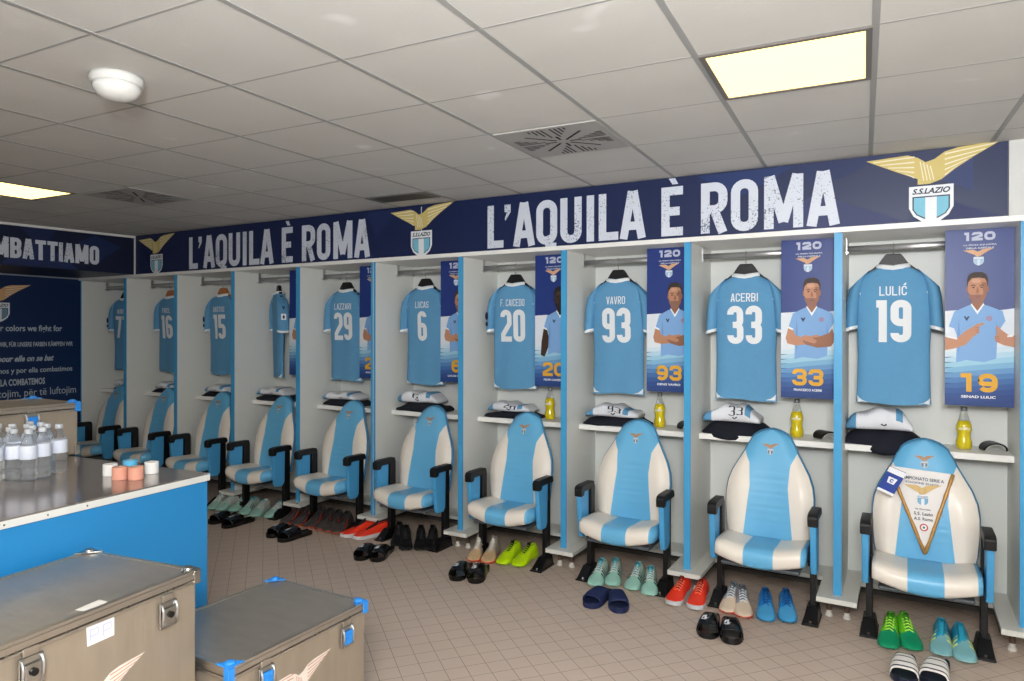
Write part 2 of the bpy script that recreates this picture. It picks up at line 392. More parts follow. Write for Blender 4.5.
# ceiling grid T bars
def gp(c, r):
    a = -.1727+c*.5325; b = 1.6684+r*.5159
    x = cos(ROT)*(a+3)-sin(ROT)*(b-4)-3; y = sin(ROT)*(a+3)+cos(ROT)*(b-4)+4
    return x, y
GM = mat('ceiling_bars', '9a9b99', .5, var=.03)
tb = MB()
def bar3(p, q, w_, h_, mb):
    dx, dy = q[0]-p[0], q[1]-p[1]; l = sqrt(dx*dx+dy*dy); nx, ny = -dy/l*w_/2, dx/l*w_/2
    f = lambda x, y, k: (x, y, cz(x, y)-k)
    v = [f(p[0]+nx, p[1]+ny, h_), f(p[0]-nx, p[1]-ny, h_), f(q[0]-nx, q[1]-ny, h_), f(q[0]+nx, q[1]+ny, h_),
         f(p[0]+nx, p[1]+ny, 0), f(p[0]-nx, p[1]-ny, 0), f(q[0]-nx, q[1]-ny, 0), f(q[0]+nx, q[1]+ny, 0)]
    mb.add(v, [(3, 2, 1, 0), (0, 1, 5, 4), (1, 2, 6, 5), (2, 3, 7, 6), (3, 0, 4, 7)])
def clipy(p, q, y0, y1):
    t0 = (y0-p[1])/(q[1]-p[1]); t1 = (y1-p[1])/(q[1]-p[1])
    return [(p[0]+(q[0]-p[0])*t, p[1]+(q[1]-p[1])*t) for t in (t0, t1)]
def clipx(p, q, x0, x1):
    t0 = (x0-p[0])/(q[0]-p[0]); t1 = (x1-p[0])/(q[0]-p[0])
    return [(p[0]+(q[0]-p[0])*t, p[1]+(q[1]-p[1])*t) for t in (t0, t1)]
for c in range(-16, 4): 
    a, b = clipy(gp(c, -6), gp(c, 7), -1.88, YB)
    if -7.8 < a[0] < 1.55 and -7.8 < b[0] < 1.55: bar3(a, b, .021, .0015, tb)
for r in range(-7, 7):
    a, b = clipx(gp(-16, r), gp(4, r), -7.75, 1.58)
    if -1.85 < min(a[1], b[1]) and max(a[1], b[1]) < YB: bar3(a, b, .009, .0007, tb)
struct('trim_1', tb, GM)

# ceiling lamps (recessed 60x60 diffusers), vents, dome
def cell(c, r, inset, k=0):
    q = [gp(c, r), gp(c+1, r), gp(c+1, r+1), gp(c, r+1)]; mx = sum(p[0] for p in q)/4; my = sum(p[1] for p in q)/4
    return [(mx+(x-mx)*(1-inset), my+(y-my)*(1-inset)) for x, y in q]
def ceiling_lamp(c, r, label, strength, frame=True):
    o = cell(c, r, .03); mx = sum(p[0] for p in o)/4; my = sum(p[1] for p in o)/4
    root = empty('ceiling_lamp', (mx, my, cz(mx, my)), 0, label, 'ceiling light', 'square ceiling lamps')
    i = cell(c, r, .10); f = MB()
    lo = [(x-mx, y-my, cz(x, y)-.004-cz(mx, my)) for x, y in o]; hi = [(x-mx, y-my, cz(x, y)-.004-cz(mx, my)) for x, y in i]
    lob = [(x, y, z+.004) for x, y, z in lo]; hib = [(x, y, z+.003) for x, y, z in hi]
    f.add(lo+hi+lob+hib, [(k, 4+k, 4+(k+1) % 4, (k+1) % 4) for k in range(4)]+[(k, (k+1) % 4, 8+(k+1) % 4, 8+k) for k in range(4)]+[(4+k, 12+k, 12+(k+1) % 4, 4+(k+1) % 4) for k in range(4)])
    f.build('frame', mat('lamp_frame', '6a625c', .4), root)
    m = bpy.data.materials.get('lamp_glow_%g' % strength)
    if not m:
        m = mat('lamp_glow_%g' % strength, 'ffe193', .5, emit=strength, var=0)
    d = MB().add(hib, [(3, 2, 1, 0)]).add([(x, y, z+.0005) for x, y, z in hib], [(0, 1, 2, 3)])
    d.build('diffuser', m, root)
    return root
ceiling_lamp(-1, 1, 'glowing warm square ceiling lamp nearest the large banner lettering, at the upper right', 1.7)
ceiling_lamp(-10, 1, 'glowing warm square ceiling lamp at the far left above the dark blue wall', 2.2)
VENT = mat('vent_metal', 'a5a4a0', .5); VENTD = mat('vent_dark', '0b0b0b', .8)
def vent(c, r, label, dark=False, frac=1):
    o = cell(c, r, .04)
    if frac < 1: o = [o[0], o[1], tuple(o[1][k]+(o[2][k]-o[1][k])*frac for k in (0, 1)), tuple(o[0][k]+(o[3][k]-o[0][k])*frac for k in (0, 1))]
    mx = sum(p[0] for p in o)/4; my = sum(p[1] for p in o)/4; z = cz(mx, my)
    root = empty('ceiling_vent', (mx, my, z), 0, label, 'vent', 'square swirl ceiling vents')
    lo = [(x-mx, y-my, cz(x, y)-z-.006) for x, y in o]; hi = [(x, y, q+.006) for x, y, q in lo]
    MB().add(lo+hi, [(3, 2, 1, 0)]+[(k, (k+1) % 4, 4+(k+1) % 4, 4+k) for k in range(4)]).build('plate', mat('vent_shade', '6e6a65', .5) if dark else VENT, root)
    R_ = .5*.5
    s_ = MB()
    def slot(r0, r1, a, w_, off=0):
        ca, sa = cos(a+ROT), sin(a+ROT)
        P = [(r0, off-w_/2), (r1, off-w_/2), (r1, off+w_/2), (r0, off+w_/2)]
        v = [(x*ca-y*sa, x*sa+y*ca) for x, y in P]
        s_.add([(x, y, cz(x+mx, y+my)-z-.0068) for x, y in v], [(3, 2, 1, 0)])
    if frac < 1:
        for k in range(7): slot(-.20, .20, 0, .009, off=-.075+.025*k)
    for k in range(8 if frac == 1 else 0): slot(.035, .20 if k % 2 else .095, pi/4*k, .013)
    for k in range(4 if frac == 1 else 0):
        for j in range(1, 5):
            slot(.05+.035*j, .225, pi/2*k, .009, off=.022*j+.0); slot(.05+.035*j, .225, pi/2*k, .009, off=-.022*j)
    s_.build('slots', VENTD, root)
vent(-3, 2, 'pale grey square swirl vent in the ceiling in front of the right-hand banner')
vent(-9, 2, 'shadowed square swirl vent in the ceiling beside the far left lamp')
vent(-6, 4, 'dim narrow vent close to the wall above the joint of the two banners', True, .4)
dm = empty('ceiling_dome', (-2.464, 1.443, cz(-2.464, 1.443)), 0, 'white domed fitting on the ceiling at the upper left', 'ceiling fixture')
MB().lathe([(.085, -.0005), (.088, -.012), (.084, -.03), (.082, -.032)], 36).build('base', mat('dome_white', 'cdcdc9', .3), dm, smooth=True)
MB().lathe([(.079, -.032), (.076, -.05), (.062, -.07), (.04, -.082), (.015, -.086), (.002, -.087)], 36).build('cover', mat('dome_cover', 'd4d4d0', .22), dm, smooth=True)

# cornice under the banners and white bulkhead end
struct('trim_2', MB().box(X0, 1.6, D-.022, YB, 2.114, 2.142), LAM2)
struct('trim_3', MB().box(.427, 1.6, D-.012, YB, 2.142, cz(.4, D)-.001), mat('white_fascia', 'cfd1cf', .5))
struct('wall_bulkhead', MB().box(X1, .426, D+.004, YB, 2.142, cz(-3, D)-.004), LAM)

# ================================================================ BANNERS
BNAVY = '16265a'
def banner(xa, xb, name, label):
    root = empty(name, ((xa+xb)/2, D, 2.142), 0, label, 'banner')
    ox = (xa+xb)/2
    za, zb_ = cz(xa, D)-.003-2.142, cz(xb, D)-.003-2.142
    p = MB(); q = [(xa-ox, 0), (xb-ox, 0), (xb-ox, zb_), (xa-ox, za)]
    p.prism(q, lambda x, z: (x, -.010, z), lambda x, z: (x, 0.003, z))
    p.build('panel', mat('banner_navy', '16244e', .45, var=.03), root)
    return root, ox
def bfn(ox):
    return lambda u, v, L: (u-ox, -.0108-.0007*L, v-2.142)
xj = -3.163
LETX = [("L", -2.58, -2.449), ("'", -2.445, -2.392), ("A", -2.368, -2.204), ("Q", -2.191, -2.033), ("U", -2.01, -1.855), ("I", -1.822, -1.765), ("L", -1.735, -1.601), ("A", -1.588, -1.423), ("E", -1.32, -1.186), ("R", -1.077, -.922), ("O", -.902, -.75), ("M", -.717, -.509), ("A", -.488, -.327)]
def slogan(pr, dx, sx):
    pr.layer = 2
    for ch, a, b in LETX:
        a2 = dx+(a+2.58)*sx; b2 = dx+(b+2.58)*sx; t = .052*sx
        if ch == "'":
            pr.poly([(a2+.004, 2.455), (b2, 2.455), (b2, 2.40), (a2+.012, 2.345), (a2+.004, 2.352), (a2+.022, 2.40), (a2+.004, 2.405)], LETTER); continue
        put_glyph(pr, ch, a2, 2.158, b2-a2, .30, t, LETTER)
        if ch == 'E': pr.poly([(a2+.045, 2.510), (a2+.085, 2.510), (a2+.105, 2.472), (a2+.07, 2.472)], LETTER)
def facets(pr, items):
    pr.layer = 0
    for pts, c in items: pr.poly(pts, c)
ZT = 2.505
b2, o2 = banner(xj+.0015, .424, 'banner', "dark blue banner reading L'AQUILA È ROMA in large worn white capitals, nearer the camera")
pr = Print(bfn(o2))
facets(pr, [([(-.45, 2.34), (.0, 2.145), (-.75, 2.145)], '2d3763'), ([(.05, 2.40), (.28, 2.48), (.28, 2.28)], '2b3a6a'), ([(-1.1, ZT), (-.55, ZT), (-.85, 2.36)], '1a3065'),
            ([(-.55, ZT), (-.1, ZT), (-.45, 2.36)], '1b2b58'), ([(.05, 2.30), (.40, 2.145), (.0, 2.145)], '232d5c')])
pr.build('facet_pattern', b2)
pr = Print(bfn(o2)); slogan(pr, -2.58, 1); pr.build('lettering', b2)
pr = Print(bfn(o2)); pr.layer = 2; crest(pr, .10, 2.335, .297); pr.build('crest', b2)
b1, o1 = banner(X1+.0045, xj-.0015, 'banner', "darker blue banner reading L'AQUILA È ROMA at the far end of the locker row")
pr = Print(bfn(o1))
facets(pr, [([(-6.7, ZT), (-6.2, ZT), (-6.5, 2.145)], '16224c'), ([(-4.2, 2.145), (-3.6, 2.145), (-3.9, 2.4)], '1a2a5c'), ([(-3.7, ZT), (-3.4, ZT), (-3.6, 2.3)], '1b2b58')])
pr.build('facet_pattern', b1)
pr = Print(bfn(o1)); slogan(pr, -5.905, .9925); pr.build('lettering', b1)
pr = Print(bfn(o1)); pr.layer = 2; crest(pr, -6.41, 2.335, .297); pr.build('crest', b1)
# crest across the joint: its own sticker over both banners
mc = empty('club_crest', (xj, D-.011, 2.16), 0, 'gold eagle and striped shield crest across the joint between the two banners', 'crest')
pr = Print(lambda u, v, L: (u-xj, -.0008-.0007*L, v-2.16)); pr.layer = 1; crest(pr, xj, 2.335, .297)
pr.layer = 0; pr.poly([(xj-.004, 2.15), (xj+.004, 2.15), (xj+.004, ZT), (xj-.004, ZT)], 'c8ccd4'); pr.build('crest_print', mc)

# left bulkhead with COMBATTIAMO
lb = empty('bulkhead_banner', (X1, 2.2, 2.142), 0, 'dark blue bulkhead banner ending in COMBATTIAMO on the left wall', 'banner')
f = MB()
ya, yb_ = .2, D-.012
f.add([(x-X1, y-2.2, z) for x, y, z in [(X1, ya, 0), (X1, yb_, 0), (X1, yb_, cz(X1, yb_)-2.145), (X1, ya, cz(X1, ya)-2.145), (X0, ya, 0), (X0, yb_, 0), (X0, yb_, cz(X0, yb_)-2.145), (X0, ya, cz(X0, ya)-2.145)]],
      [(0, 1, 2, 3), (0, 4, 5, 1), (3, 2, 6, 7), (0, 3, 7, 4), (1, 5, 6, 2), (4, 7, 6, 5)])
f.build('panel', mat('bulkhead_navy', '101a3a', .45, var=.03), lb)
pr = Print(lambda u, v, L: (.0012+.0007*L, u-2.2, v-2.142))
pr.poly([(2.95, 2.15), (3.25, 2.40), (3.6, 2.15)], '1d2c5a'); pr.poly([(3.1, 2.49), (3.4, 2.49), (3.3, 2.3)], '16244f'); pr.poly([(3.75, 2.49), (4.0, 2.40), (3.8, 2.25), (3.6, 2.40)], '182a56')
pr.build('facet_pattern', lb)
pr = Print(lambda u, v, L: (.0012+.0007*L, u-2.2, v-2.142)); pr.layer = 1
put_word(pr, 'COMBATTIAMO', 2.70, 2.208, 3.79-2.70, .178, .40, LETTER, gap=.13); pr.build('lettering', lb)
tr_ = MB(); tr_.add([(.002, ya-2.2, cz(X1, ya)-2.147-.022), (.002, yb_-2.2, cz(X1, yb_)-2.147-.022), (.002, yb_-2.2, cz(X1, yb_)-2.147), (.002, ya-2.2, cz(X1, ya)-2.147),
                     (.012, ya-2.2, cz(X1, ya)-2.147-.022), (.012, yb_-2.2, cz(X1, yb_)-2.147-.022), (.012, yb_-2.2, cz(X1, yb_)-2.147), (.012, ya-2.2, cz(X1, ya)-2.147)],
                    [(4, 5, 6, 7), (0, 4, 7, 3), (0, 1, 5, 4), (3, 7, 6, 2), (1, 2, 6, 5), (0, 3, 2, 1)])
tr_.box(.002, .014, yb_-2.2-.012, yb_-2.2-.001, 0, .36)
tr_.build('white_edging', LAM2, lb)

# left board with the club phrases
bd = empty('wall_board', (X0, 2.0, .0), 0, 'dark blue board of fight-for-our-colours phrases in several languages on the left wall', 'wall board')
MB().box(-.018, 0, .3-2, 4.156-2, .02, 2.138).build('panel', mat('board_navy', '0f2c56', .42, var=.12, vscale=1.5), bd)
MB().box(0, .006, .3-2, 4.156-2, 2.126, 2.14).build('top_edge', mat('edge_grey', '9aa0ac', .5), bd)
pr = Print(lambda u, v, L: (.0015+.0007*L, u-2, v))
crest(pr, 3.38, 1.86, .29, gold='d8a878', cream='efe2c4', sky='6f93ab')
def line(s, yend, cw, zc_, ht, off=.015, shear=0):
    put_text(pr, s, yend-len(s)*cw, zc_-ht/2, len(s)*cw, ht, 'b9c4d0', off, shear)
line('for our colors we fight for', 3.968, .0280, 1.590, .082, .02)
line('WIR, FÜR UNSERE FARBEN KÄMPFEN WIR', 4.075, .0205, 1.437, .066, .02)
line('pour elle on se bat', 3.886, .0276, 1.283, .080, .03, .35)
line('por ella luchamos y por ella combatimos', 4.07, .0272, 1.165, .070, .015)
line('POR ELA COMBATEMOS', 3.80, .0300, 1.055, .068, .03)
line('për të luftojim, për të luftojim', 4.108, .0330, .935, .100, .0)
pr.build('lettering', bd)

# ================================================================ LOCKERS
names = ['the half-hidden shirt ending in 7, furthest left', 'the second shirt from the left, ending in 6', 'the shirt numbered 15', 'the shirt hung edge-on', 'the shirt numbered 29', 'the single-digit shirt number 6', 'the shirt numbered 20', 'the shirt numbered 93', 'the shirt numbered 33', 'the shirt numbered 19']
BASEM = mat('base_plate', 'd9d8d0', .4, var=.02)
def make_locker(i, label):
    x = S(i); wd = PITCH
    r = empty('locker', (x+wd/2, D, .0), 0, label, 'locker', 'row of open white lockers')
    h = wd/2; t = .0205
    MB().box(-h-t, -h+t, .006, YB-D, .132, 2.113).build('side_panel', LAM, r)
    if i == 5:
        MB().box(-h-t, -h-.005, -.002, .006, .125, 2.1135).build('edge_strip', STRIP, r)
        MB().box(-h+.007, -h+t, -.002, .006, .125, 2.1135).build('edge_strip', STRIP, r)
    else:
        MB().box(-h-t, -h+t, -.002, .006, .125, 2.1135).build('edge_strip', STRIP, r)
    MB().box(-h+t, h-t-.0005, YB-D-.012, YB-D, .132, 2.113).build('back_panel', LAM, r)
    MB().box(-h+t, h-t-.0005, .2, YB-D-.012, .900, .935).build('shelf', LAM2, r, bevel=.002)
    b = MB().prism([(-h-t, -.068), (-h+.1, -.068), (-h+.1, .29), (h-.1, .29), (h-.1, -.068), (h-t-.0005, -.068), (h-t-.0005, YB-D), (-h-t, YB-D)], lambda a, c: (a, c, .104), lambda a, c: (a, c, .131))
    b.build('base_plate', BASEM, r)
    e = MB().box(-h+.1, -h+.104, -.066, .288, .101, .107).box(h-.104, h-.1, -.066, .288, .101, .107).box(-h+.1, h-.1, .284, .288, .101, .107)
    e.build('base_edging', BLK, r)
    RY = .282
    k1 = MB().box(-h+t, -h+t+.004, RY-.015, RY+.015, 2.02, 2.113).box(-h+t, -h+t+.012, RY-.03, RY+.03, 2.026, 2.034)
    k2 = MB().box(h-t-.0045, h-t-.0005, RY-.015, RY+.015, 2.02, 2.113)
    rod = MB(); n = 14
    ring = lambda X: [(X, RY+.010*cos(2*pi*j/n), 2.052+.018*sin(2*pi*j/n)) for j in range(n)]
    rod.loft([ring(-h+t+.003), ring(h-t-.003)])
    ro = rod.build('hanging_rod', CHROME, r, smooth=True); k1.build('bracket', CHROME, ro); k2.build('bracket', CHROME, ro)
    for fx in (-.045, .045):
        f = MB().lathe([(.014, .035), (.014, .104)], 12).build('foot', mat('foot_brown', '5a463a', .5), r, loc=(-h+fx, .035, 0))
        MB().lathe([(.02, 0.0005), (.02, .012), (.014, .02), (.014, .035)], 12).build('foot_pad', mat('foot_white', 'cfcac2', .5), f)
    return r
L0 = make_locker(0, 'open white locker at the far left end of the row')
L5 = None
for i in range(1, 10):
    lab = 'open white locker holding ' + names[i]
    if i == 5: make_locker(5, lab)
    else:
        c = copy_tree(L0); c.location.x = S(i)+PITCH/2; c['label'] = lab
ep = empty('end_panel', (S(10), D, 0), 0, 'white upright with blue edge strip at the right end of the locker row', 'panel')
MB().box(-.0205, .0205, .006, YB-D, .132, 2.113).build('side_panel', LAM, ep)
MB().box(-.0205, .0205, -.002, .006, .125, 2.1135).build('edge_strip', STRIP, ep)
MB().box(-.0205, .1, -.068, YB-D, .104, .131).build('base_plate', BASEM, ep)
for fx in (-.045, .045):
    f = MB().lathe([(.014, .035), (.014, .104)], 12).build('foot', MATS['foot_brown'], ep, loc=(fx, .035, 0))
    MB().lathe([(.02, 0.0005), (.02, .012), (.014, .02), (.014, .035)], 12).build('foot_pad', MATS['foot_white'], f)
# grey skirting wall seen under the lockers
struct('baseboard_back', MB().box(-7.7, 1.6, YB-.0, YB+.019, 0, .1), mat('dark_skirting', '6b6762', .7))

# ================================================================ CHAIRS
def make_chair():
    r = empty('stadium_seat', (0, 0, 0))
    # backrest
    HW = [(0, .215), (.12, .230), (.3, .240), (.42, .240), (.52, .232), (.62, .210), (.72, .175), (.8, .146), (.87, .125), (.93, .102), (.97, .073), (.993, .035), (1, .008)]
    def hw(t):
        for (a, b), (c, d) in zip(HW, HW[1:]):
            if t <= c: return b+(d-b)*(t-a)/(c-a)
        return .02
    N = 40; U = 20; z0, z1 = .355, .99
    def bc(t): return .155+.135*t-.03*sin(pi*t)
    ts = sorted(set([i/N for i in range(N+1)]+[.985, .993]))
    def blue_w(t):
        if t > .80: return 9
        if t > .70: return .114+(t-.70)/.10*.032
        return .105+.022*abs(t-.5)/.5*(1 if t > .5 else 1.5)
    fr = MB(); vs = []; fs = []; ms = []
    for t in ts:
        z = z0+(z1-z0)*t; h = hw(t)
        bw = min(blue_w(t), h*.985); k0 = U//4
        us = [-1+(1-bw/h)*j/k0 for j in range(k0)]+[-bw/h+2*bw/h*j/(U//2) for j in range(U//2)]+[bw/h+(1-bw/h)*j/k0 for j in range(k0+1)]
        for u in us:
            x = u*h; edge = (1-min(1, abs(u))**4)
            wing = max(0, abs(x)-.12)/.12
            y = bc(t)-.035*edge+.0-.045*min(1, wing)*edge*(1-t)+.010*cos(pi*x/.26)
            if abs(x) < bw and .18 < t < .62: y += .0025*cos(t*2*pi*16)*1
            vs.append((x, y, z))
    W = U+1
    for i in range(len(ts)-1):
        t = (ts[i]+ts[i+1])/2
        for j in range(U):
            fs.append((i*W+j, i*W+j+1, (i+1)*W+j+1, (i+1)*W+j))
            ms.append(0 if (U//4 <= j < U-U//4) or t > .80 else 1)
    fr.add(vs, fs, ms)
    back = fr.build('backrest', [LBLUE, LWHITE], r, smooth=True)
    # shell behind with rim
    sh = MB(); rings = []
    for t in ts:
        z = z0+(z1-z0)*t; h = hw(t)+.008
        rings.append([(h*cos(a), bc(t)+.012+(.035 if sin(a) > 0 else .014)*sin(a), z+(.006 if t > .9 else 0)) for a in [2*pi*j/20 for j in range(20)]])
    sh.loft(rings, lambda i, j: 0)
    sh.build('back_shell', mat('shell_blue', '3f7fa8', .45), r, smooth=True)
    # crest on the headrest
    def cf(u, v, L):
        t = (v-z0)/(z1-z0); h = hw(t)
        return (u, bc(t)-.035*(1-abs(u/h)**4)+.010*cos(pi*u/.26)-.0022-.0005*L, v)
    pr = Print(cf); crest(pr, 0, .885, .050, gold='b08a6a', cream='b89474', navy='26303c', sky='5f7f94', white='c8ccd0', text=False, detail=False)
    back_c = pr.build('crest', back)
    # seat
    st = MB(); nx, ny = 24, 12; top = []
    def prof(s_):      # side profile of the pad: s 0 rear top -> 1 front bottom
        pts = [(.15, .385), (.05, .388), (-.04, .392), (-.09, .398), (-.135, .393), (-.160, .372), (-.166, .342), (-.158, .312), (-.135, .296), (-.08, .294), (.05, .30), (.15, .315)]
        k = s_*(len(pts)-1); i = min(int(k), len(pts)-2); f = k-i
        return tuple(pts[i][q]+(pts[i+1][q]-pts[i][q])*f for q in (0, 1))
    rings = []
    for i in range(nx+1):
        u = -1+2*i/nx; x = u*.232; side = abs(u)**6
        ring = []
        wing = max(0, abs(x)-.10)/.13
        for k in range(23):
            y, z = prof(k/23)
            zz = .342+(z-.342)*(1-.25*side); yy = -.02+(y+.02)*(1-.10*side)
            zz += .028*wing*(1 if z > .33 else .25)
            zz -= .012*cos(pi*x/.232) if z <= .33 else 0
            yy -= .012*cos(pi*x/.5) if y < -.1 else 0
            ring.append((x, yy, zz))
        rings.append(ring)
    def smi(i, j):
        xm = (-1+2*(i+.5)/nx)*.232
        return 0 if abs(xm) < .085 or xm > .215 else 1
    st.loft(rings, smi)
    st.v = st.v
    fixn(st.build('seat', [LBLUE, LWHITE], r, smooth=True))
    MB().box(-.205, .205, -.12, .17, .274, .294).build('seat_pan', mat('pan_grey', '50555a', .5), r, bevel=.008)
    hb = MB().tube([(-.25, .10, .335), (.25, .10, .335)], .014, 10); hb.build('hinge_bar', BLK, r, smooth=True)
    # legs and arms
    for s in (-1, 1):
        lg = MB(); lg.box(s*.252-.016, s*.252+.016, .05, .112, .02, .575)
        l = lg.build('leg', BLK, r, bevel=.004)
        p = MB(); p.box(s*.250-.042, s*.250+.042, -.075, .125, 0.0, .010)
        p.add([(s*.250-.038, -.060, .01), (s*.250+.038, -.060, .01), (s*.250+.038, .120, .01), (s*.250-.038, .120, .01), (s*.252-.028, .022, .072), (s*.252+.028, .022, .072), (s*.252+.028, .118, .072), (s*.252-.028, .118, .072)],
              [(0, 1, 5, 4), (1, 2, 6, 5), (2, 3, 7, 6), (3, 0, 4, 7), (4, 5, 6, 7)])
        p.build('foot_plate', BLK, l, bevel=.003)
        MB().tube([(s*.250, -.050, .008), (s*.250, -.050, .022)], .009, 8).build('bolt', STEEL, l)
        hbx = MB().box(s*.238-.010, s*.238+.010, .02, .07, .29, .40); hbx.build('hinge_box', BLKP, l, bevel=.006)
        ar = MB().prism([(-.095, .535), (-.098, .585), (-.085, .600), (-.05, .606), (.105, .604), (.115, .58), (.115, .560), (-.045, .560), (-.055, .535)], lambda a, c: (s*.264-.0255, a, c), lambda a, c: (s*.264+.0255, a, c))
        arm = fixn(ar.build('armrest', BLKP, r, bevel=.006))
        pn = MB().prism([(-.086, .562), (.045, .562), (.040, .30), (.02, .272), (-.045, .272), (-.06, .30)], lambda a, c: (s*.266-.016, a, c), lambda a, c: (s*.266+.016, a, c))
        fixn(pn.build('side_panel', BLUEP, arm, bevel=.005))
    return r
CH_N = ['the furthest left locker', 'the second locker from the left wall', 'shirt number 15', 'the edge-on shirt', 'shirt number 29', 'the single-digit shirt number 6', 'shirt number 20', 'shirt number 93', 'shirt number 33', 'shirt number 19']
chair0 = make_chair()
for i in range(10):
    o = chair0 if i == 0 else copy_tree(chair0)
    dx = -.005 if i == 9 else .045
    o.location = (S(i)+PITCH/2+dx, 4.055, 0)
    tag(o, 'blue and cream stadium seat before '+CH_N[i]+(', draped with a pennant' if i == 9 else ''), 'chair', 'stadium seats along the lockers')

# ================================================================ SHIRTS
J_MATS = [JERSEY, JWHITE]
HWS = [(0, .066), (.012, .084), (.03, .118), (.055, .155), (.085, .184), (.13, .196), (.2, .192), (.32, .184), (.5, .178), (.7, .182), (.775, .185)]
def interp(tb_, t):
    if t <= tb_[0][0]: return tb_[0][1]
    for (a, b), (c, d) in zip(tb_, tb_[1:]):
        if t <= c: return b+(d-b)*(t-a)/(c-a)
    return tb_[-1][1]
def thick(d): return interp([(0, .045), (.06, .05), (.15, .055), (.4, .042), (.78, .034)], d)
def fold(x, d, seed):
    return .0045*sin(x*38+seed+d*3)*min(1, max(0, d-.1)*2.2)+.003*sin(x*21-seed*2+d*9)*min(1, d*4)
def yfront(x, d, seed):
    h = interp(HWS, d); u = min(.999, abs(x)/h)
    return -thick(d)*(1-u**2.6)**.5 + fold(x, d, seed)
def make_shirt(loc, rz, seed, number, name, label, hanger=BLKP, drop=.125, sleeve_print=True, nw=None):
    """hangs from the rod; local z = 0 is the collar top, back of the shirt faces -y"""
    r = empty('football_shirt', loc, rz, label, 'shirt', 'sky blue shirts hanging in the lockers')
    b = MB(); NR = 44; ds = [0, .006, .012, .02, .03, .04, .055, .07, .085, .1, .12]+[.15+.0313*i for i in range(21)]
    rings = []
    for d in ds:
        h = interp(HWS, d); ring = []
        for j in range(NR):
            a = 2*pi*j/NR; cx_ = cos(a); x = h*abs(cx_)**.8*(1 if cx_ > 0 else -1); u = min(1, abs(x)/h)
            y = thick(d)*(1-u**2.6)**.5*(-1 if sin(a) < 0 else 1) if u < .9999 else 0
            y += fold(x, d, seed)*(1 if sin(a) <= 0 else .5)
            zz = -d-(.008*sin(pi*u)*0 if d < .7 else -.006*cos(x*16+seed))
            if d < .012: zz -= .010*(1-u)*(1 if sin(a) > 0 else .3)
            ring.append((x, y, zz))
        rings.append(ring)
    b.loft(rings, 0, capa=False, capb=False)
    body = b.build('body', J_MATS, r, smooth=True)
    # collar band
    c = MB(); cr = []
    for k, (rx, ry, z) in enumerate([(.084, .052, -.020), (.088, .057, -.008), (.080, .052, .006), (.072, .044, .003), (.070, .040, -.015)]):
        cr.append([(rx*cos(2*pi*j/28), ry*sin(2*pi*j/28), z+.004-(.012*(1-abs(cos(2*pi*j/28))))) for j in range(28)])
    c.loft(cr, 0, False, False); c.build('collar', JWHITE, r, smooth=True)
    # sleeves with white cuffs
    for s in (-1, 1):
        m = MB(); rr = []
        sec = [(.145, -.048, .030, .035), (.168, -.075, .036, .046), (.185, -.115, .038, .054), (.196, -.17, .037, .056), (.204, -.25, .036, .055), (.2095, -.325, .034, .052), (.2105, -.343, .034, .052), (.212, -.362, .034, .052)]
        for x, z, rx, ry in sec:
            q = []
            for j in range(20):
                a = 2*pi*j/20
                q.append((s*(x+rx*cos(a)), ry*sin(a)+.002*sin(a*3+seed), z-.010*cos(a)*(1 if z < -.1 else 3)))
            rr.append(q)
        m.loft(rr, lambda i, j: 1 if i >= 6 else 0, False, False)
        m.build('sleeve', J_MATS, r, smooth=True)
    # white vent tabs at the hem
    def fr(u, v, L): return (u, yfront(u, -v, seed)-.0022-.0005*L, v)
    pr = Print(fr)
    for s in (-1, 1):
        pr.poly([(s*.180, -.735), (s*.176, -.772), (s*.12, -.772), (s*.150, -.762), (s*.168, -.748)], JWHITE)
        pr.poly([(s*.173, -.09), (s*.178, -.09), (s*.166, -.16), (s*.162, -.16)], JWHITE)
    pr.build('hem_vent', r)
    if number:
        wdt = .178 if number[0] == '1' else {1: .092, 2: .205}[len(number)] if nw is None else nw
        pr = Print(fr); put_word(pr, number, -wdt/2, -.430, wdt, .235, .40, pcol('e3e7ea', .6), gap=.14, step=.03)
        pr.build('number', r)
        pr = Print(fr); wn = min(.20, .027*len(name)); put_word(pr, name, -wn/2, -.170, wn, .052, .26, pcol('e3e7ea', .6), gap=.2, step=.03)
        if name == 'LULIC': pr.poly([(wn/2-.018, -.114), (wn/2-.006, -.114), (wn/2-.002, -.101), (wn/2-.010, -.101)], pcol('e3e7ea', .6))
        pr.build('name', r)
    # hanger: shoulders, block and wire hook round the rod
    h = MB()
    h.loft([[(x, .014*sgn_y, z) for sgn_y, z in ((-1, za), (1, za), (1, zb), (-1, zb))] for x, za, zb in [(-.14, -.055, -.045), (-.075, -.022, .010), (-.050, -.008, .048), (-.036, 0, .066), (.036, 0, .066), (.050, -.008, .048), (.075, -.022, .010), (.14, -.055, -.045)]])
    ho = h.build('hanger', hanger, r, bevel=.004)
    hk = [(0, 0, .05), (0, 0, drop-.045)]+[(0, -.020*cos(t)*1+.0, drop-.023+.0215*sin(t)+.0) for t in [pi*k/10-.5 for k in range(0, 13)]]
    hk = [(0, 0, .06), (0, 0, drop-.05), (0, -.012, drop-.035), (0, -.022, drop-.015), (0, -.021, drop+.006), (0, -.010, drop+.019), (0, .004, drop+.021), (0, .015, drop+.012), (0, .018, drop-.004)]
    MB().tube(hk, .0018, 6).build('hook', STEEL, ho, smooth=True)
    return r
ZS = 1.928
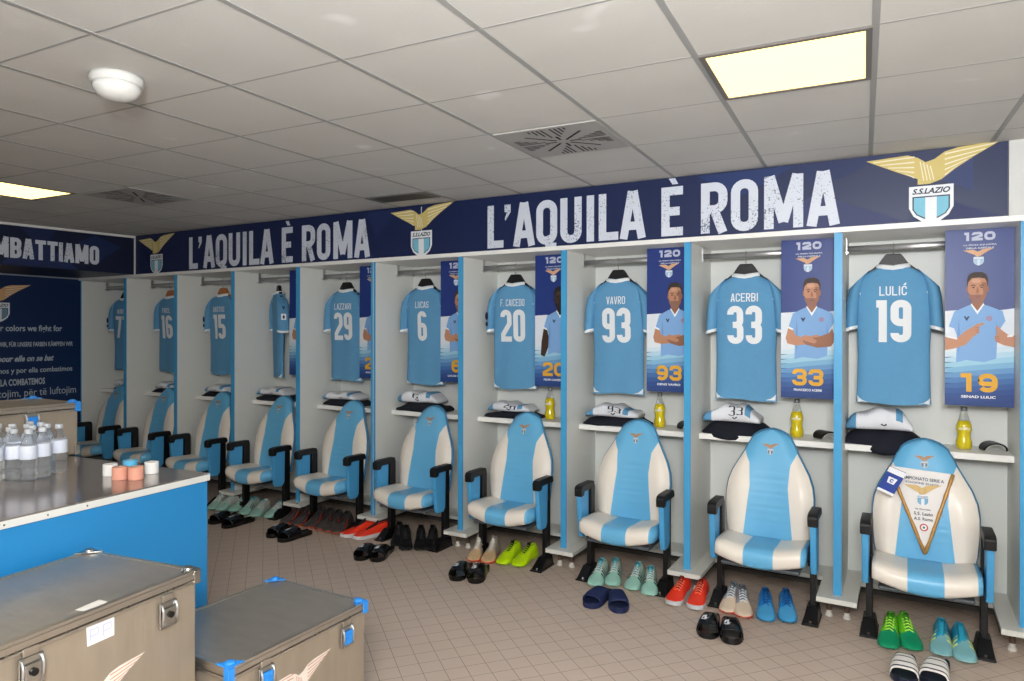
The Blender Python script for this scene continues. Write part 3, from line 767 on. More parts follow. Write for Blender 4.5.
SH = [ # locker, dx, rz, number, name, label, hanger
 (0, .02, .12, '77', 'MARUS', 'sky blue shirt ending in number 7, furthest left in the row', BLKP),
 (1, -.027, 0.0, '16', 'PAROL', 'sky blue shirt on a wooden hanger, its number 6 cut by the blue strip', WOODH),
 (2, -.038, 0, '15', 'BASTOS', 'sky blue shirt numbered 15 on a wooden hanger', WOODH),
 (3, -.097, -.56, '', '', 'sky blue shirt hung edge-on showing its sleeve badge', BLKP),
 (4, -.095, .0, '29', 'LAZZARI', 'sky blue shirt numbered 29 on a black hanger', BLKP),
 (5, -.086, 0, '6', 'LUCAS', 'sky blue shirt with single large number 6 on a black hanger', BLKP),
 (6, -.096, 0, '20', 'F. CAICEDO', 'sky blue shirt numbered 20 on a black hanger', BLKP),
 (7, -.125, 0, '93', 'VAVRO', 'sky blue shirt numbered 93 on a black hanger', BLKP),
 (8, -.121, 0, '33', 'ACERBI', 'sky blue shirt numbered 33 on a black hanger', BLKP),
 (9, -.155, 0, '19', 'LULIC', 'sky blue shirt numbered 19 on a black hanger, nearest the camera', BLKP)]
for i, dx, rz, num, nm, lab, hg in SH:
    zz = ZS+(.0 if i < 9 else .018)
    s_ = make_shirt(((S(i)+PITCH/2+dx)*1.0073, 4.44, zz), rz, i*1.7, num, nm, lab, hg, drop=2.052-zz)
    if i in (3,):
        # sleeve badges of the edge-on shirt (on its left sleeve, facing the room)
        pr = Print(lambda u, v, L: (.2405+.0006*L-(v+.2)*.10, u, v))
        pr.poly([(-.022, -.255), (.022, -.255), (.022, -.20), (-.022, -.20)], 'f0f2f4'); pr.up()
        pr.poly([(-.006, -.245), (.006, -.245), (.010, -.225), (0, -.208), (-.010, -.225)], '14203c')
        pr.poly([(-.016, -.13), (-.006, -.13), (0, -.145), (.006, -.13), (.016, -.13), (0, -.165)], '14203c')
        pr.build('sleeve_badge', s_)
    if i in (2, 6, 0):
        def sb(u, v, L): return (-.243-.0006*L+(v+.2)*.06*-1*-1, u, v)
        pr = Print(lambda u, v, L: (-.19+u, -.062-.0006*L, v))
        pr.ell(-.025, -.24, .013, .030, '141c34', 14); pr.ell(-.024, -.30, .011, .018, '141c34', 12); pr.build('sleeve_badge', s_)

# ================================================================ POSTERS
SKIN = {'a': ('c08a6c', '9c6a50'), 'b': ('b98464', '8f6048'), 'd': ('3f2a20', '2c1c16')}
def poster(i, number, name, pose, skin, hair, label, hx=.50):
    W_, H_ = .302, .930
    xr = S(i+1)-.0225
    r = empty('player_poster', (xr-W_/2, 4.362, 1.184), 0, label, 'poster', 'player posters in the lockers')
    MB().box(-W_/2, W_/2, 0, .006, 0, H_).build('board', mat('poster_navy', '22397f', .4, var=.05, vscale=3), r)
    fn = lambda u, v, L: (-W_/2+min(1, max(0, u))*W_, -.0008-.00045*L, (1-v)*H_)
    pr = Print(fn)
    # printed background: pale mid band, fading to navy at the bottom
    pr.poly([(0, .46), (.3, .455), (.55, .47), (1, .45), (1, .72), (0, .72)], 'dfe6ee')
    shades = ['cfe2ee', 'b5d6e8', '9ccbe2', '7fb4d6', '6899c8', '5080b8', '3f6aa6', '345a98', '2c4d8c', '264582', '233f7c']
    for k, c in enumerate(shades):
        a = .67+k*.030; pr.layer += .3; pr.poly([(0, a+.03), (.4, a+.010), (1, a-.012), (1, a+.04 if k < 10 else 1), (0, a+.055 if k < 10 else 1)], c) if k < 10 else pr.poly([(0, a+.03), (.4, a+.01), (1, a-.012), (1, 1), (0, 1)], c)
    pr.layer = 5
    sk, sd = SKIN[skin]
    # figure
    J, JS = '7fabdc', '6a96cb'
    pr.poly([(hx-.085, .44), (hx-.09, .36), (hx+.09, .36), (hx+.085, .44), (hx, .475)], sd); pr.up()
    pr.poly([(hx-.16, .435), (hx-.085, .425), (hx, .470), (hx+.085, .425), (hx+.16, .435), (hx+.36, .465), (hx+.40, .52), (hx+.33, .56), (hx+.29, .60), (hx+.27, .73), (hx+.1, .75), (hx-.16, .74), (hx-.31, .755), (hx-.30, .60), (hx-.34, .56), (hx-.42, .55), (hx-.34, .465)], J)
    pr.up()
    pr.poly([(hx-.10, .425), (hx-.085, .42), (hx, .462), (hx+.085, .42), (hx+.10, .425), (hx, .482)], 'eef2f5')
    pr.poly([(hx-.29, .58), (hx-.27, .50), (hx-.25, .60), (hx-.27, .72)], JS); pr.poly([(hx+.26, .60), (hx+.27, .51), (hx+.285, .6)], JS)
    pr.poly([(hx-.20, .492), (hx-.17, .492), (hx-.155, .503), (hx-.14, .492), (hx-.11, .492), (hx-.155, .520)], '22305a')
    pr.ell(hx+.17, .505, .045, .016, 'a08aa8', 12)
    # head: jaw, ears, cropped hair, shaded side, stubble
    stub = {'a': '94685a', 'b': '8c6550', 'd': '2a1b15'}[skin]; hi = {'a': 'cfa084', 'b': 'c8977c', 'd': '4d3428'}[skin]
    pr.ell(hx-.142, .338, .020, .019, sd, 12); pr.ell(hx+.142, .338, .020, .019, sd, 12)
    pr.poly([(hx-.138, .300), (hx-.10, .268), (hx, .258), (hx+.10, .268), (hx+.138, .300), (hx+.140, .345), (hx+.125, .382), (hx+.080, .410), (hx+.03, .422), (hx-.03, .422), (hx-.080, .410), (hx-.125, .382), (hx-.140, .345)], sk); pr.up()
    pr.poly([(hx+.06, .30), (hx+.138, .300), (hx+.140, .345), (hx+.125, .382), (hx+.080, .410), (hx+.05, .40), (hx+.085, .36)], sd)
    pr.poly([(hx-.135, .352), (hx-.115, .366), (hx-.07, .372), (hx, .368), (hx+.07, .372), (hx+.115, .366), (hx+.135, .352), (hx+.125, .382), (hx+.080, .410), (hx+.03, .422), (hx-.03, .422), (hx-.080, .410), (hx-.125, .382)], stub)
    pr.ell(hx-.02, .293, .07, .012, hi, 14); pr.up()
    pr.poly([(hx-.150, .325), (hx-.155, .285), (hx-.125, .256), (hx-.06, .243), (hx+.06, .243), (hx+.125, .256), (hx+.155, .285), (hx+.150, .325), (hx+.134, .300), (hx+.105, .280), (hx+.02, .274), (hx-.08, .276), (hx-.130, .297)], hair)
    for s in (-1, 1):
        pr.poly([(hx+s*.028, .318), (hx+s*.060, .313), (hx+s*.098, .317), (hx+s*.095, .321), (hx+s*.060, .318), (hx+s*.030, .322)], hair)
        pr.ell(hx+s*.060, .329, .024, .005, sd, 10)
    pr.poly([(hx-.010, .330), (hx+.008, .330), (hx+.026, .357), (hx+.010, .362), (hx-.022, .360)], sd)
    pr.poly([(hx-.045, .383), (hx, .379), (hx+.045, .383), (hx, .389)], '8e5650' if skin != 'd' else '4a2a24')
    pr.up()
    for s in (-1, 1): pr.ell(hx+s*.060, .329, .014, .0035, '2a201c', 8)
    if pose == 'cross':
        pr.poly([(hx-.42, .55), (hx-.34, .56), (hx-.30, .60), (hx-.20, .615), (hx+.10, .600), (hx+.18, .615), (hx+.17, .64), (hx+.02, .655), (hx-.28, .668), (hx-.44, .655), (hx-.47, .62)], sk); pr.up()
        pr.poly([(hx+.36, .56), (hx+.30, .59), (hx+.10, .615), (hx-.10, .622), (hx-.16, .640), (hx-.10, .662), (hx+.10, .680), (hx+.34, .672), (hx+.42, .63)], sd)
        pr.up(); pr.poly([(hx+.05, .655), (hx-.12, .640), (hx-.18, .612), (hx-.12, .600), (hx-.02, .612), (hx+.10, .64)], sk)
        pr.poly([(hx-.43, .545), (hx-.33, .562), (hx-.335, .572), (hx-.44, .557)], 'eef2f5')
    elif pose == 'point':
        pr.poly([(.0, .61), (.18, .615), (.30, .575), (.42, .548), (.47, .535), (.56, .528), (.58, .537), (.50, .552), (.50, .585), (.42, .607), (.30, .655), (.14, .675), (0, .685)], sk)
        pr.poly([(1, .60), (.92, .598), (.82, .570), (.76, .545), (.74, .550), (.755, .590), (.72, .610), (.74, .635), (.86, .655), (1, .665)], sk); pr.up()
        for k in range(3): pr.poly([(.45, .552+k*.013), (.505, .556+k*.013), (.505, .560+k*.013), (.45, .556+k*.013)], sd); pr.poly([(.735, .603+k*.012), (.79, .607+k*.012), (.79, .611+k*.012), (.735, .607+k*.012)], sd)
        pr.poly([(.02, .60), (.18, .615), (.18, .625), (.02, .612)], 'eef2f5'); pr.poly([(.98, .595), (.90, .60), (.90, .61), (.98, .607)], 'eef2f5')
    else:
        pr.poly([(hx-.42, .55), (hx-.34, .56), (hx-.29, .62), (hx-.30, .70), (hx-.40, .775), (hx-.50, .76), (hx-.48, .66)], sk)
        pr.poly([(hx+.36, .56), (hx+.28, .60), (hx+.27, .68), (hx+.40, .76), (hx+.5, .66)], sk); pr.up()
        pr.poly([(hx-.43, .545), (hx-.33, .562), (hx-.335, .572), (hx-.44, .557)], 'eef2f5')
    pr.build('portrait', r)
    pb = Print(lambda u, v, L: (-W_/2+u, -.0008-.00045*L, v)); pb.layer = 8
    put_word(pb, '120', .27*W_, H_*.935, .46*W_, .045, .27, 'c3c8dc', gap=.14, wd={'1': .6})
    put_text(pb, 'LA PRIMA SQUADRA', .27*W_, H_*.905, .48*W_, .009, 'd3d8e4', .03)
    put_text(pb, 'DELLA CAPITALE', .31*W_, H_*.888, .40*W_, .009, 'd3d8e4', .03)
    crest(pb, .49*W_, H_*.845, .068, gold='d9ab86', cream='e9cdb0', navy='5a7fa8', sky='a9cbe4', white='dbe6f0', text=False, detail=False)
    put_text(pb, name, .24*W_, H_*.045, .5*W_, .014, 'eef0f4', .03)
    wn = .56*W_ if len(number) == 2 else .28*W_
    pb.layer = 8
    put_word(pb, number, .49*W_-wn/2, H_*.080, wn, .098, .27, 'e0a830', gap=.12, wd={'1': .8})
    pb.build('lettering', r)
    return r
poster(9, '19', 'SENAD LULIC', 'point', 'a', '33261f', 'blue poster of a short-haired player pointing at his chest above a gold 19', .475)
poster(8, '33', 'FRANCESCO ACERBI', 'cross', 'a', '3a2b24', 'blue poster of a bearded player with folded arms above a gold 33', .56)
poster(7, '93', 'DENIS VAVRO', 'cross', 'b', '2f2823', 'blue poster of a player with folded arms above a gold 93', .62)
poster(6, '20', 'FELIPE CAICEDO', 'stand', 'd', '15100e', 'blue poster of a dark-skinned player standing above a partly hidden gold 20', .66)
poster(5, '6', 'LUCAS LEIVA', 'cross', 'a', '4a3a2c', 'blue poster cut off at its right, beside the single-digit number 6 shirt', .6)
poster(4, '29', 'MANUEL LAZZARI', 'cross', 'b', '2f2420', 'sliver of a blue player poster beside the shirt numbered 29', .6)
poster(3, '3', '', 'cross', 'b', '2f2420', 'thin sliver of blue player poster beside the edge-on shirt', .6)

# ================================================================ SHELF THINGS
def bottle(x, y, label):
    r = empty('drink_bottle', (x, y, .9352), 0, label, 'bottle', 'yellow drink bottles on the locker shelves')
    P = [(.024, .0), (.034, .004), (.0375, .02), (.0375, .045), (.031, .065), (.032, .09), (.037, .105), (.0355, .130), (.028, .155)]
    MB().lathe(P+[(.002, .157)], 24).build('yellow_drink', mat('yellow_drink', 'd9c41c', .12, var=.05, coat=.5), r, smooth=True)
    MB().lathe([(.0278, .156), (.022, .175), (.0165, .195), (.0145, .208)], 24).build('neck', mat('bottle_glass', 'dfe3dc', .08, trans=.6, ior=1.2, var=0), r, smooth=True)
    pb = Print(lambda u, v, L: (.0378*sin(u/.0375), -.0378*cos(u/.0375), v)); 
    for k in range(5): pb.poly([(-.03+.012*k, .107), (-.018+.012*k, .107), (-.018+.012*k, .125-.004*abs(k-2)), (-.03+.012*k, .125-.004*abs(k-2.5))], 'e6dcb0')
    pb.build('paper_band', r)
    MB().lathe([(.015, .207), (.0155, .209), (.0155, .228), (.013, .231), (.002, .231)], 20).build('cap', mat('bottle_cap', '7a7c80', .35, metal=.4), r, smooth=True)
    return r
bl = {9: 'with the shirt numbered 19', 8: 'with the shirt numbered 33', 7: 'with the shirt numbered 93', 6: 'with the shirt numbered 20', 5: 'with the single-digit number 6 shirt'}
b0 = bottle(.266, 4.50, 'yellow drink bottle on the locker shelf '+bl[9])
for i, x in ((8, -.585), (7, -1.44), (6, -2.262), (5, -3.02)):
    c = copy_tree(b0); c.location.x = x; c['label'] = 'yellow drink bottle on the locker shelf '+bl[i]
def guard(x, y, rz, label):
    r = empty('shin_guard', (x, y, .9352), rz, label, 'shin guard', 'black and white shin guards on the shelves')
    for nm, r0, r1, m, wd in (('shell', .038, .047, BLKP, .10), ('lining', .034, .0378, mat('guard_white', 'd8d8d4', .5), .102)):
        mb = MB(); rings = []
        for k in range(13):
            a = pi*k/12; w2 = wd*(.6+.4*sin(a)**.7)/2
            rings.append([(rr*1.25*cos(a), yy, rr*.95*sin(a)+.002) for rr, yy in ((r0, -w2), (r1, -w2), (r1, w2), (r0, w2))])
        mb.loft(rings); mb.build(nm, m, r, bevel=.002)
    return r
g0 = guard(.40, 4.52, .25, 'black and white curved guard on the shelf beside the number 19 poster')
for i, x in ((8, -.43), (7, -1.262)):
    c = copy_tree(g0); c.location.x = x; c.rotation_euler.z = .1*i; c['label'] = 'black and white curved guard on the shelf beside the number %s bottle' % {8: '33', 7: '93'}[i]

def cloth_slab(mb, x0, x1, y0, y1, z0, z1, seed, mi=0, droop=0, nx=20, ny=8, mfun=None):
    rings = []
    for i in range(nx+1):
        t = i/nx; x = x0+(x1-x0)*t; e = (1-abs(2*t-1)**3.5); ring = []
        zt = z0+(z1-z0)*(.30+.70*e)+.010*sin(t*7+seed)*e+.006*sin(t*17+seed*2)
        ya = y0+.014*sin(t*6+seed*1.3)+.02*(1-e); yb = y1-.01*(1-e)
        N = 18
        for j in range(N):
            a = 2*pi*j/N; cy_ = (ya+yb)/2; ry = (yb-ya)/2
            c_, s_ = cos(a), sin(a)
            y = cy_-ry*abs(c_)**.5*(1 if c_ > 0 else -1)
            zc_ = (z0+zt)/2; z = zc_+(zt-zc_)*abs(s_)**.6*(1 if s_ > 0 else -1)+.004*sin(a*3+t*15+seed)*(s_ > -.3)
            if c_ > .2 and droop: z -= droop*(sin(pi*t)**.5)*c_
            ring.append((x, y, max(z, z0) if not droop or y > y0+.03 else z))
        rings.append(ring)
    mb.loft(rings, mfun or mi)
def pile(i, x0, x1, hh, droop, seed, num, lab, rot=0):
    """navy training kit folded flat with a white and sky jersey folded on it"""
    xc = (x0+x1)/2; z0 = .9355
    h1 = hh*.48
    m = MB(); cloth_slab(m, x0-xc, x1-xc, -.10, .13, 0, h1, seed, droop=droop)
    a = m.build('folded_shorts', NAVY, None, smooth=True, loc=(xc, 4.46, z0), rz=rot); tag(a, 'folded navy kit at the bottom of the pile '+lab, 'clothing', 'folded navy kits on the shelves')
    root = empty('folded_shirt', (xc-.012, 4.46, z0+h1*.93), rot+.03, 'folded white and sky blue shirt on the pile '+lab, 'clothing', 'folded white shirts on the shelves')
    m = MB(); w2 = (x1-x0)/2
    def mf(ii, j): return 1 if ii < 3 or (ii in (15, 16) and j < 9) else 0
    cloth_slab(m, -w2*.90, w2*.80, -.085, .12, 0, hh*.62, seed+2, mfun=mf)
    m.build('body', [mat('folded_white', 'dfe2e8', .85, var=.06, vscale=25), JERSEY], root, smooth=True)
    if num or True:
        zt = hh*.62; sd2 = seed+2; X0_, X1_ = -w2*.90, w2*.80
        def sp(u, v, L):       # u along x (0..1), v = height up the front of the fold (0..1)
            t = u; e = (1-abs(2*t-1)**3.5); zt_ = zt*(.30+.70*e)+.010*sin(t*7+sd2)*e+.006*sin(t*17+sd2*2)
            ya = -.085+.014*sin(t*6+sd2*1.3)+.02*(1-e); yb = .12-.01*(1-e)
            q_ = 2*v-1; a = math.asin(min(1, abs(q_)**(1/.6)))*(1 if q_ > 0 else -1)
            y = (ya+yb)/2-(yb-ya)/2*abs(cos(a))**.5; z = zt_*v+(.004*sin(a*3+t*15+sd2) if sin(a) > -.3 else 0)
            return (X0_+(X1_-X0_)*t, y-.005-.0006*L, z+.002)
        m2 = Print(sp)
        if num: put_word(m2, num, .46, .42, .26 if len(num) == 2 else .13, .50, .26, pcol('14161c'), gap=.2, step=.05)
        m2.poly([(.52, .30), (.57, .20), (.62, .30), (.60, .36), (.57, .28), (.54, .36)], pcol('14161c'))
        for k in range(3): m2.poly([(.16+.05*k, .15), (.172+.05*k, .15), (.232+.05*k, .9), (.22+.05*k, .9)], pcol('a4adbc'))
        m2.build('number', root)
PL = [(9, -.315, .075, .185, .07, 1, '', 'beside the number 19 bottle'), (8, -1.13, -.735, .165, .05, 2, '33', 'under the shirt numbered 33'), (7, -1.945, -1.51, .125, .015, 3, '93', 'under the shirt numbered 93'),
      (6, -2.745, -2.33, .105, .01, 4, '20', 'under the shirt numbered 20'), (5, -3.60, -3.16, .15, .02, 5, '6', 'under the single-digit 6 shirt'), (4, -4.42, -4.0, .11, .01, 6, '', 'under the shirt numbered 29'),
      (3, -5.26, -4.85, .11, .01, 7, '', 'under the shirt hung edge-on'), (2, -6.03, -5.63, .10, .01, 8, '', 'under the shirt numbered 15'), (1, -6.84, -6.48, .095, .01, 9, '', 'below the second shirt from left'), (0, -7.55, -7.30, .09, .01, 10, '', 'below the furthest left shirt')]
for i, a, b, hh, dr, sd_, num, lab in PL: pile(i, a, b, hh, dr, sd_, num, lab)

# ================================================================ SHOES
def boot(up, toe, sole, lining, laces=None, stripes=None, swoosh=None, runner=False, high=False, studs=None):
    """football boot, toe towards -y, heel at +y; origin under the middle"""
    r = empty('football_boot' if not runner else 'running_shoe')
    Lh = .148
    #  t: 0 heel .. 1 toe   half width, centre offset, top height
    HWt = [(0, .018), (.05, .031), (.18, .035), (.4, .034), (.6, .042), (.76, .047), (.88, .042), (.96, .027), (1, .007)]
    HT = [(0, .074), (.05, .094), (.14, .098 if not high else .122), (.3, .090 if not high else .108), (.42, .082), (.55, .070), (.7, .052), (.85, .041), (.95, .033), (1, .022)]
    z0 = .016 if not runner else .026
    n = 26; rings = []; J = 18
    for k in range(n+1):
        t = k/n; hw_ = interp(HWt, t); tp = interp(HT, t); y = Lh-2*Lh*t
        ring = []
        for j in range(J):
            a = pi*j/(J-1)
            sx = cos(a); sq = abs(sx)**(.75)*(1 if sx > 0 else -1)
            nar = 1
            z = z0+(tp-z0)*sin(a)**.62
            if t < .5: nar = 1-.42*sin(a)**2*(1-t*1.2)
            ring.append((hw_*sq*nar, y, z))
        rings.append(ring)
    def um(i, j):
        t = (i+.5)/n
        return 1 if t > .60+.06*sin(j*.7) else 0
    m = MB(); m.loft(rings, um, False, False, closed=False)
    m.build('upper', [up, toe], r, smooth=True)
    s = MB(); rr = []
    for k in range(n+1):
        t = k/n; h = interp(HWt, t)+.002; y = Lh-2*Lh*t; lift = .010*max(0, (t-.8)/.2)**2+(.008*sin(pi*min(1, max(0, (t-.25)/.35))) if not runner else 0)
        zb_ = (0.004 if runner else .008)+lift
        rr.append([(-h, y, z0+.003), (-h*.94, y, zb_), (h*.94, y, zb_), (h, y, z0+.003), (h*.9, y, z0+.006), (-h*.9, y, z0+.006)])
    s.loft(rr); so = s.build('sole', sole, r, smooth=False)
    if not runner:
        st = MB()
        for yy in (-.105, -.065, -.03, .08, .12):
            for xx in (-.022, .022): st.lathe([(.005, 0), (.006, .006), (.008, .013)], 8, 0, (xx, yy, 0))
        tag(st.build('studs', studs or sole, so), kind='stuff')
    # collar opening: dark lining and tongue
    o = MB(); q = []
    for k in range(15):
        a = 2*pi*k/15; q.append((.019*cos(a), .085+.040*sin(a), .0))
    def ztop(y): t = (Lh-y)/(2*Lh); return interp(HT, t)
    o.loft([[(x, y, ztop(y)-.004+.006) for x, y, _ in q], [(x*.8, y*.85+.012, ztop(y)-.001) for x, y, _ in q], [(x*.75, y*.8+.015, ztop(y)-.02) for x, y, _ in q]], 0, False, True)
    o.build('collar', lining, r, smooth=True)
    tg = MB(); rg = []
    for k in range(7):
        t = k/6; y = .052-.078*t; z = ztop(y)+.010-.012*t+(.012 if k == 0 else 0)
        rg.append([(-.013, y, z-.004), (-.010, y, z+.003), (.010, y, z+.003), (.013, y, z-.004)])
    tg.loft(rg); tg.build('tongue', lining, r, smooth=True)
    if laces:
        l = MB()
        for k in range(5):
            y = .038-.018*k; z = ztop(y)+.004-.0012*k+.003
            l.tube([(-.018, y-.003, z-.006), (0, y, z+.003), (.018, y+.003, z-.006)], .003, 5); l.tube([(-.018, y+.004, z-.006), (0, y, z+.004), (.018, y-.006, z-.006)], .003, 5)
        l.build('laces', laces, r, smooth=True)
    def side(sgn):
        def f(u, v, L):      # u = y position, v = 0..1 girth from the sole to the top
            t = (Lh-u)/(2*Lh); h = interp(HWt, t); tp = interp(HT, t); a = pi/2*v
            nar = 1-.42*sin(a)**2*(1-t*1.2) if t < .5 else 1
            return (sgn*(h*cos(a)**.75*nar+.0015*cos(a)), u, z0+(tp-z0)*sin(a)**.62+.0015)
        return f
    for sgn in (-1, 1):
        if stripes:
            pr = Print(side(sgn))
            for k in range(3):
                y = -.075+.026*k
                for q_ in range(4):
                    v0, v1 = .22+.13*q_, .22+.13*(q_+1); d0, d1 = .022*q_/4, .022*(q_+1)/4
                    pr.poly([(y+d0, v0), (y+.013+d0, v0), (y+.013+d1, v1), (y+d1, v1)], stripes)
            pr.build('stripes', r)
        if swoosh:
            pr = Print(side(sgn))
            pr.poly([(-.09, .30), (-.07, .18), (-.04, .16), (-.04, .26), (-.075, .27)], swoosh); pr.poly([(-.04, .16), (.0, .30), (.05, .62), (-.02, .36), (-.04, .26)], swoosh)
            pr.build('side_mark', r)
    return r
def slide(body, band, stripes=None, logo=None):
    r = empty('slide_sandal')
    HWt = [(0, .024), (.06, .038), (.2, .043), (.45, .043), (.7, .053), (.85, .052), (.95, .038), (1, .016)]
    Lh = .137; n = 24
    m = MB(); rr = []
    for k in range(n+1):
        t = k/n; h = interp(HWt, t); y = Lh-2*Lh*t; tz = .030-.006*sin(pi*t)+.004*max(0, t-.85)/.15
        rr.append([(-h, y, .006), (-h*.92, y, 0), (h*.92, y, 0), (h, y, .006), (h, y, tz), (h*.86, y, tz-.005), (-h*.86, y, tz-.005), (-h, y, tz)])
    m.loft(rr); m.build('footbed', body, r, bevel=.002)
    st = MB(); ya, yb_ = -.092, .020; K = 14; rg = []
    def pt(a, t, off):
        y = ya+(yb_-ya)*t; tt = (Lh-y)/(2*Lh); h = interp(HWt, tt)+.002+off; top = .072-.012*(1-t)+off+.006*sin(pi*t)
        return (h*abs(cos(a))**.55*(1 if cos(a) > 0 else -1), y+.010*sin(a)*(-1 if t < .5 else .8), .012+(top-.012)*sin(a)**.7)
    for k in range(K+1):
        t = k/K
        rg.append([pt(pi*j/16, t, 0) for j in range(17)]+[pt(pi*(16-j)/16, t, -.005) for j in range(17)])
    mats = [band] + ([stripes] if stripes else [])
    st.loft(rg, (lambda i, j: 1 if stripes and i % 4 in (1,) else 0), True, True)
    st.build('strap', mats, r, smooth=True)
    if logo:
        pr = Print(lambda u, v, L: (lambda p: (p[0], p[1], p[2]+.0012))(pt(pi/2-u, v, 0)))
        for q in [[(-.45, .35), (-.1, .30), (.5, .62), (-.05, .45)], [(-.45, .35), (-.35, .55), (-.05, .60), (-.05, .45)]]: pr.poly(q, logo)
        pr.build('logo', r)
    return r
def C_(h, rough=.4, **k): return mat('shoe_'+h, h, rough, **k)
W_ = 'the chair of the '
kinds = {
 'green': boot(C_('6fc92c'), C_('0f8f62'), C_('1a9a6c'), C_('3c8a20'), laces=C_('b8ee58')),
 'teal': boot(C_('1f93b4'), C_('7fb6bd'), C_('9cc4c4'), C_('2a9ab8'), stripes='d9e88c'),
 'grey': boot(C_('9a9fa4'), C_('d9c6b0'), C_('cf4a34'), C_('6c7278'), laces=C_('d6d9dc'), swoosh='dd5a30'),
 'blue': boot(C_('1583d0'), C_('4a9dd0'), C_('2a80b0'), C_('0a4c86'), laces=C_('0b5ea4'), swoosh='b8dcf0'),
 'red': boot(C_('e8341c'), C_('ea3a22'), C_('cfd0d4'), C_('8c1c10'), laces=C_('ff7a5c'), runner=True),
 'mint': boot(C_('b4cdbf'), C_('9ccdbe'), C_('a4d4c6'), C_('3fb0c4'), laces=C_('d8d0c0'), stripes='2a3038'),
 'clear': boot(C_('a39a8e'), C_('c8a880'), C_('ea5a34'), C_('d8d2c8'), laces=C_('c8c0b4'), high=True),
 'neon': boot(C_('c8ee10'), C_('c0e60c'), C_('b4dc10'), C_('1c2010'), laces=C_('9fc410')),
 'black': boot(C_('121214'), C_('151517'), C_('101012'), C_('08080a'), laces=C_('202024'), high=True),
 'char': boot(C_('3b3836'), C_('4a4442'), C_('c8502c'), C_('28262a'), laces=C_('2c2a2c'), swoosh='f04a20', high=True),
 'redb': boot(C_('ee3a20'), C_('f0402a'), C_('d8d4d4'), C_('1a1416'), laces=C_('1c1618'), runner=True),
 'white': boot(C_('cfd4cc'), C_('9fc9bf'), C_('8ec4ba'), C_('6ab0c0'), laces=C_('e0d8cc')),
}
slides = {
 'strip': slide(C_('141b33'), C_('e8e4de'), C_('1b2238')),
 'black': slide(C_('0b0b0c', .25), C_('0e0e10', .18), None, 'd8dade'),
 'navy': slide(C_('17224a', .6), C_('182550', .6), None, None),
}
used = set()
def place(src, key, u, v, rz, label, cat, group, z=0):
    o = src[key]
    if (id(src), key) in used: o = copy_tree(o)
    used.add((id(src), key))
    o.location = (u, v, z); o.rotation_euler = (0, 0, rz); o.scale = (1.08, 1.05, 1.05); tag(o, label, cat, group)
    return o
# footwear: kind, x, y, yaw of the left and right one of each pair, description, place
PAIRS = [
 ('green', (-0.077, 4.018, -0.04), (0.003, 4.053, 0.18), 'lime green boot with dark green toe', 'before the pennant seat'),
 ('teal', (0.148, 4.056, -0.04), (0.234, 4.035, 0.06), 'teal boot with pale toe and stripes', 'before the pennant seat'),
 ('grey', (-0.876, 4.052, 0.06), (-0.806, 4.031, 0.24), 'grey boot with cream toe and orange mark', 'at the number 33 seat'),
 ('blue', (-0.686, 4.047, 0.19), (-0.582, 4.091, 0.19), 'bright blue boot', 'at the number 33 seat'),
 ('red', (-1.166, 4.016, -0.02), (-1.049, 4.018, 0.06), 'bright red running shoe with white sole', 'beside the number 33 locker'),
 ('mint', (-1.693, 4.063, 0.17), (-1.61, 4.115, 0.28), 'pale mint boot with blue collar', 'left pair at the number 93 seat'),
 ('mint', (-1.468, 4.112, 0.13), (-1.364, 4.081, 0.27), 'pale mint boot with dark stripes', 'right pair at the number 93 seat'),
 ('clear', (-2.606, 4.059, 0.33), (-2.502, 4.078, 0.31), 'translucent beige boot with orange sole', 'at the number 20 seat'),
 ('neon', (-2.379, 4.115, 0.09), (-2.262, 4.13, 0.03), 'neon yellow boot', 'at the number 20 seat'),
 ('black', (-3.296, 4.045, 0.59), (-3.192, 4.003, 0.65), 'black boot', 'outer pair at the single-digit seat'),
 ('black', (-3.096, 4.057, 0.64), (-3.029, 4.097, 0.53), 'black boot', 'inner pair at the single-digit seat'),
 ('char', (-4.416, 4.057, 0.19), (-4.293, 4.062, 0.22), 'charcoal boot with orange mark', 'first pair at the number 29 seat'),
 ('char', (-4.168, 4.071, 0.28), (-4.061, 4.071, 0.34), 'charcoal boot with orange mark', 'second pair at the number 29 seat'),
 ('char', (-3.965, 4.064, 0.32), (-3.876, 4.069, 0.33), 'charcoal boot with orange mark', 'third pair at the number 29 seat'),
 ('redb', (-3.682, 4.04, -0.31), (-3.558, 4.043, -0.35), 'scarlet and black running shoe', 'beside the charcoal boots'),
 ('white', (-5.351, 4.046, 0.53), (-5.238, 4.061, 0.32), 'whitish mint boot', 'first pair at the edge-on shirt seat'),
 ('mint', (-5.12, 4.099, 0.39), (-4.963, 4.073, 0.44), 'pale mint and sky boot', 'middle pair at the edge-on shirt seat'),
 ('white', (-4.83, 4.073, 0.47), (-4.685, 4.116, 0.31), 'whitish mint boot', 'last pair at the edge-on shirt seat'),
]
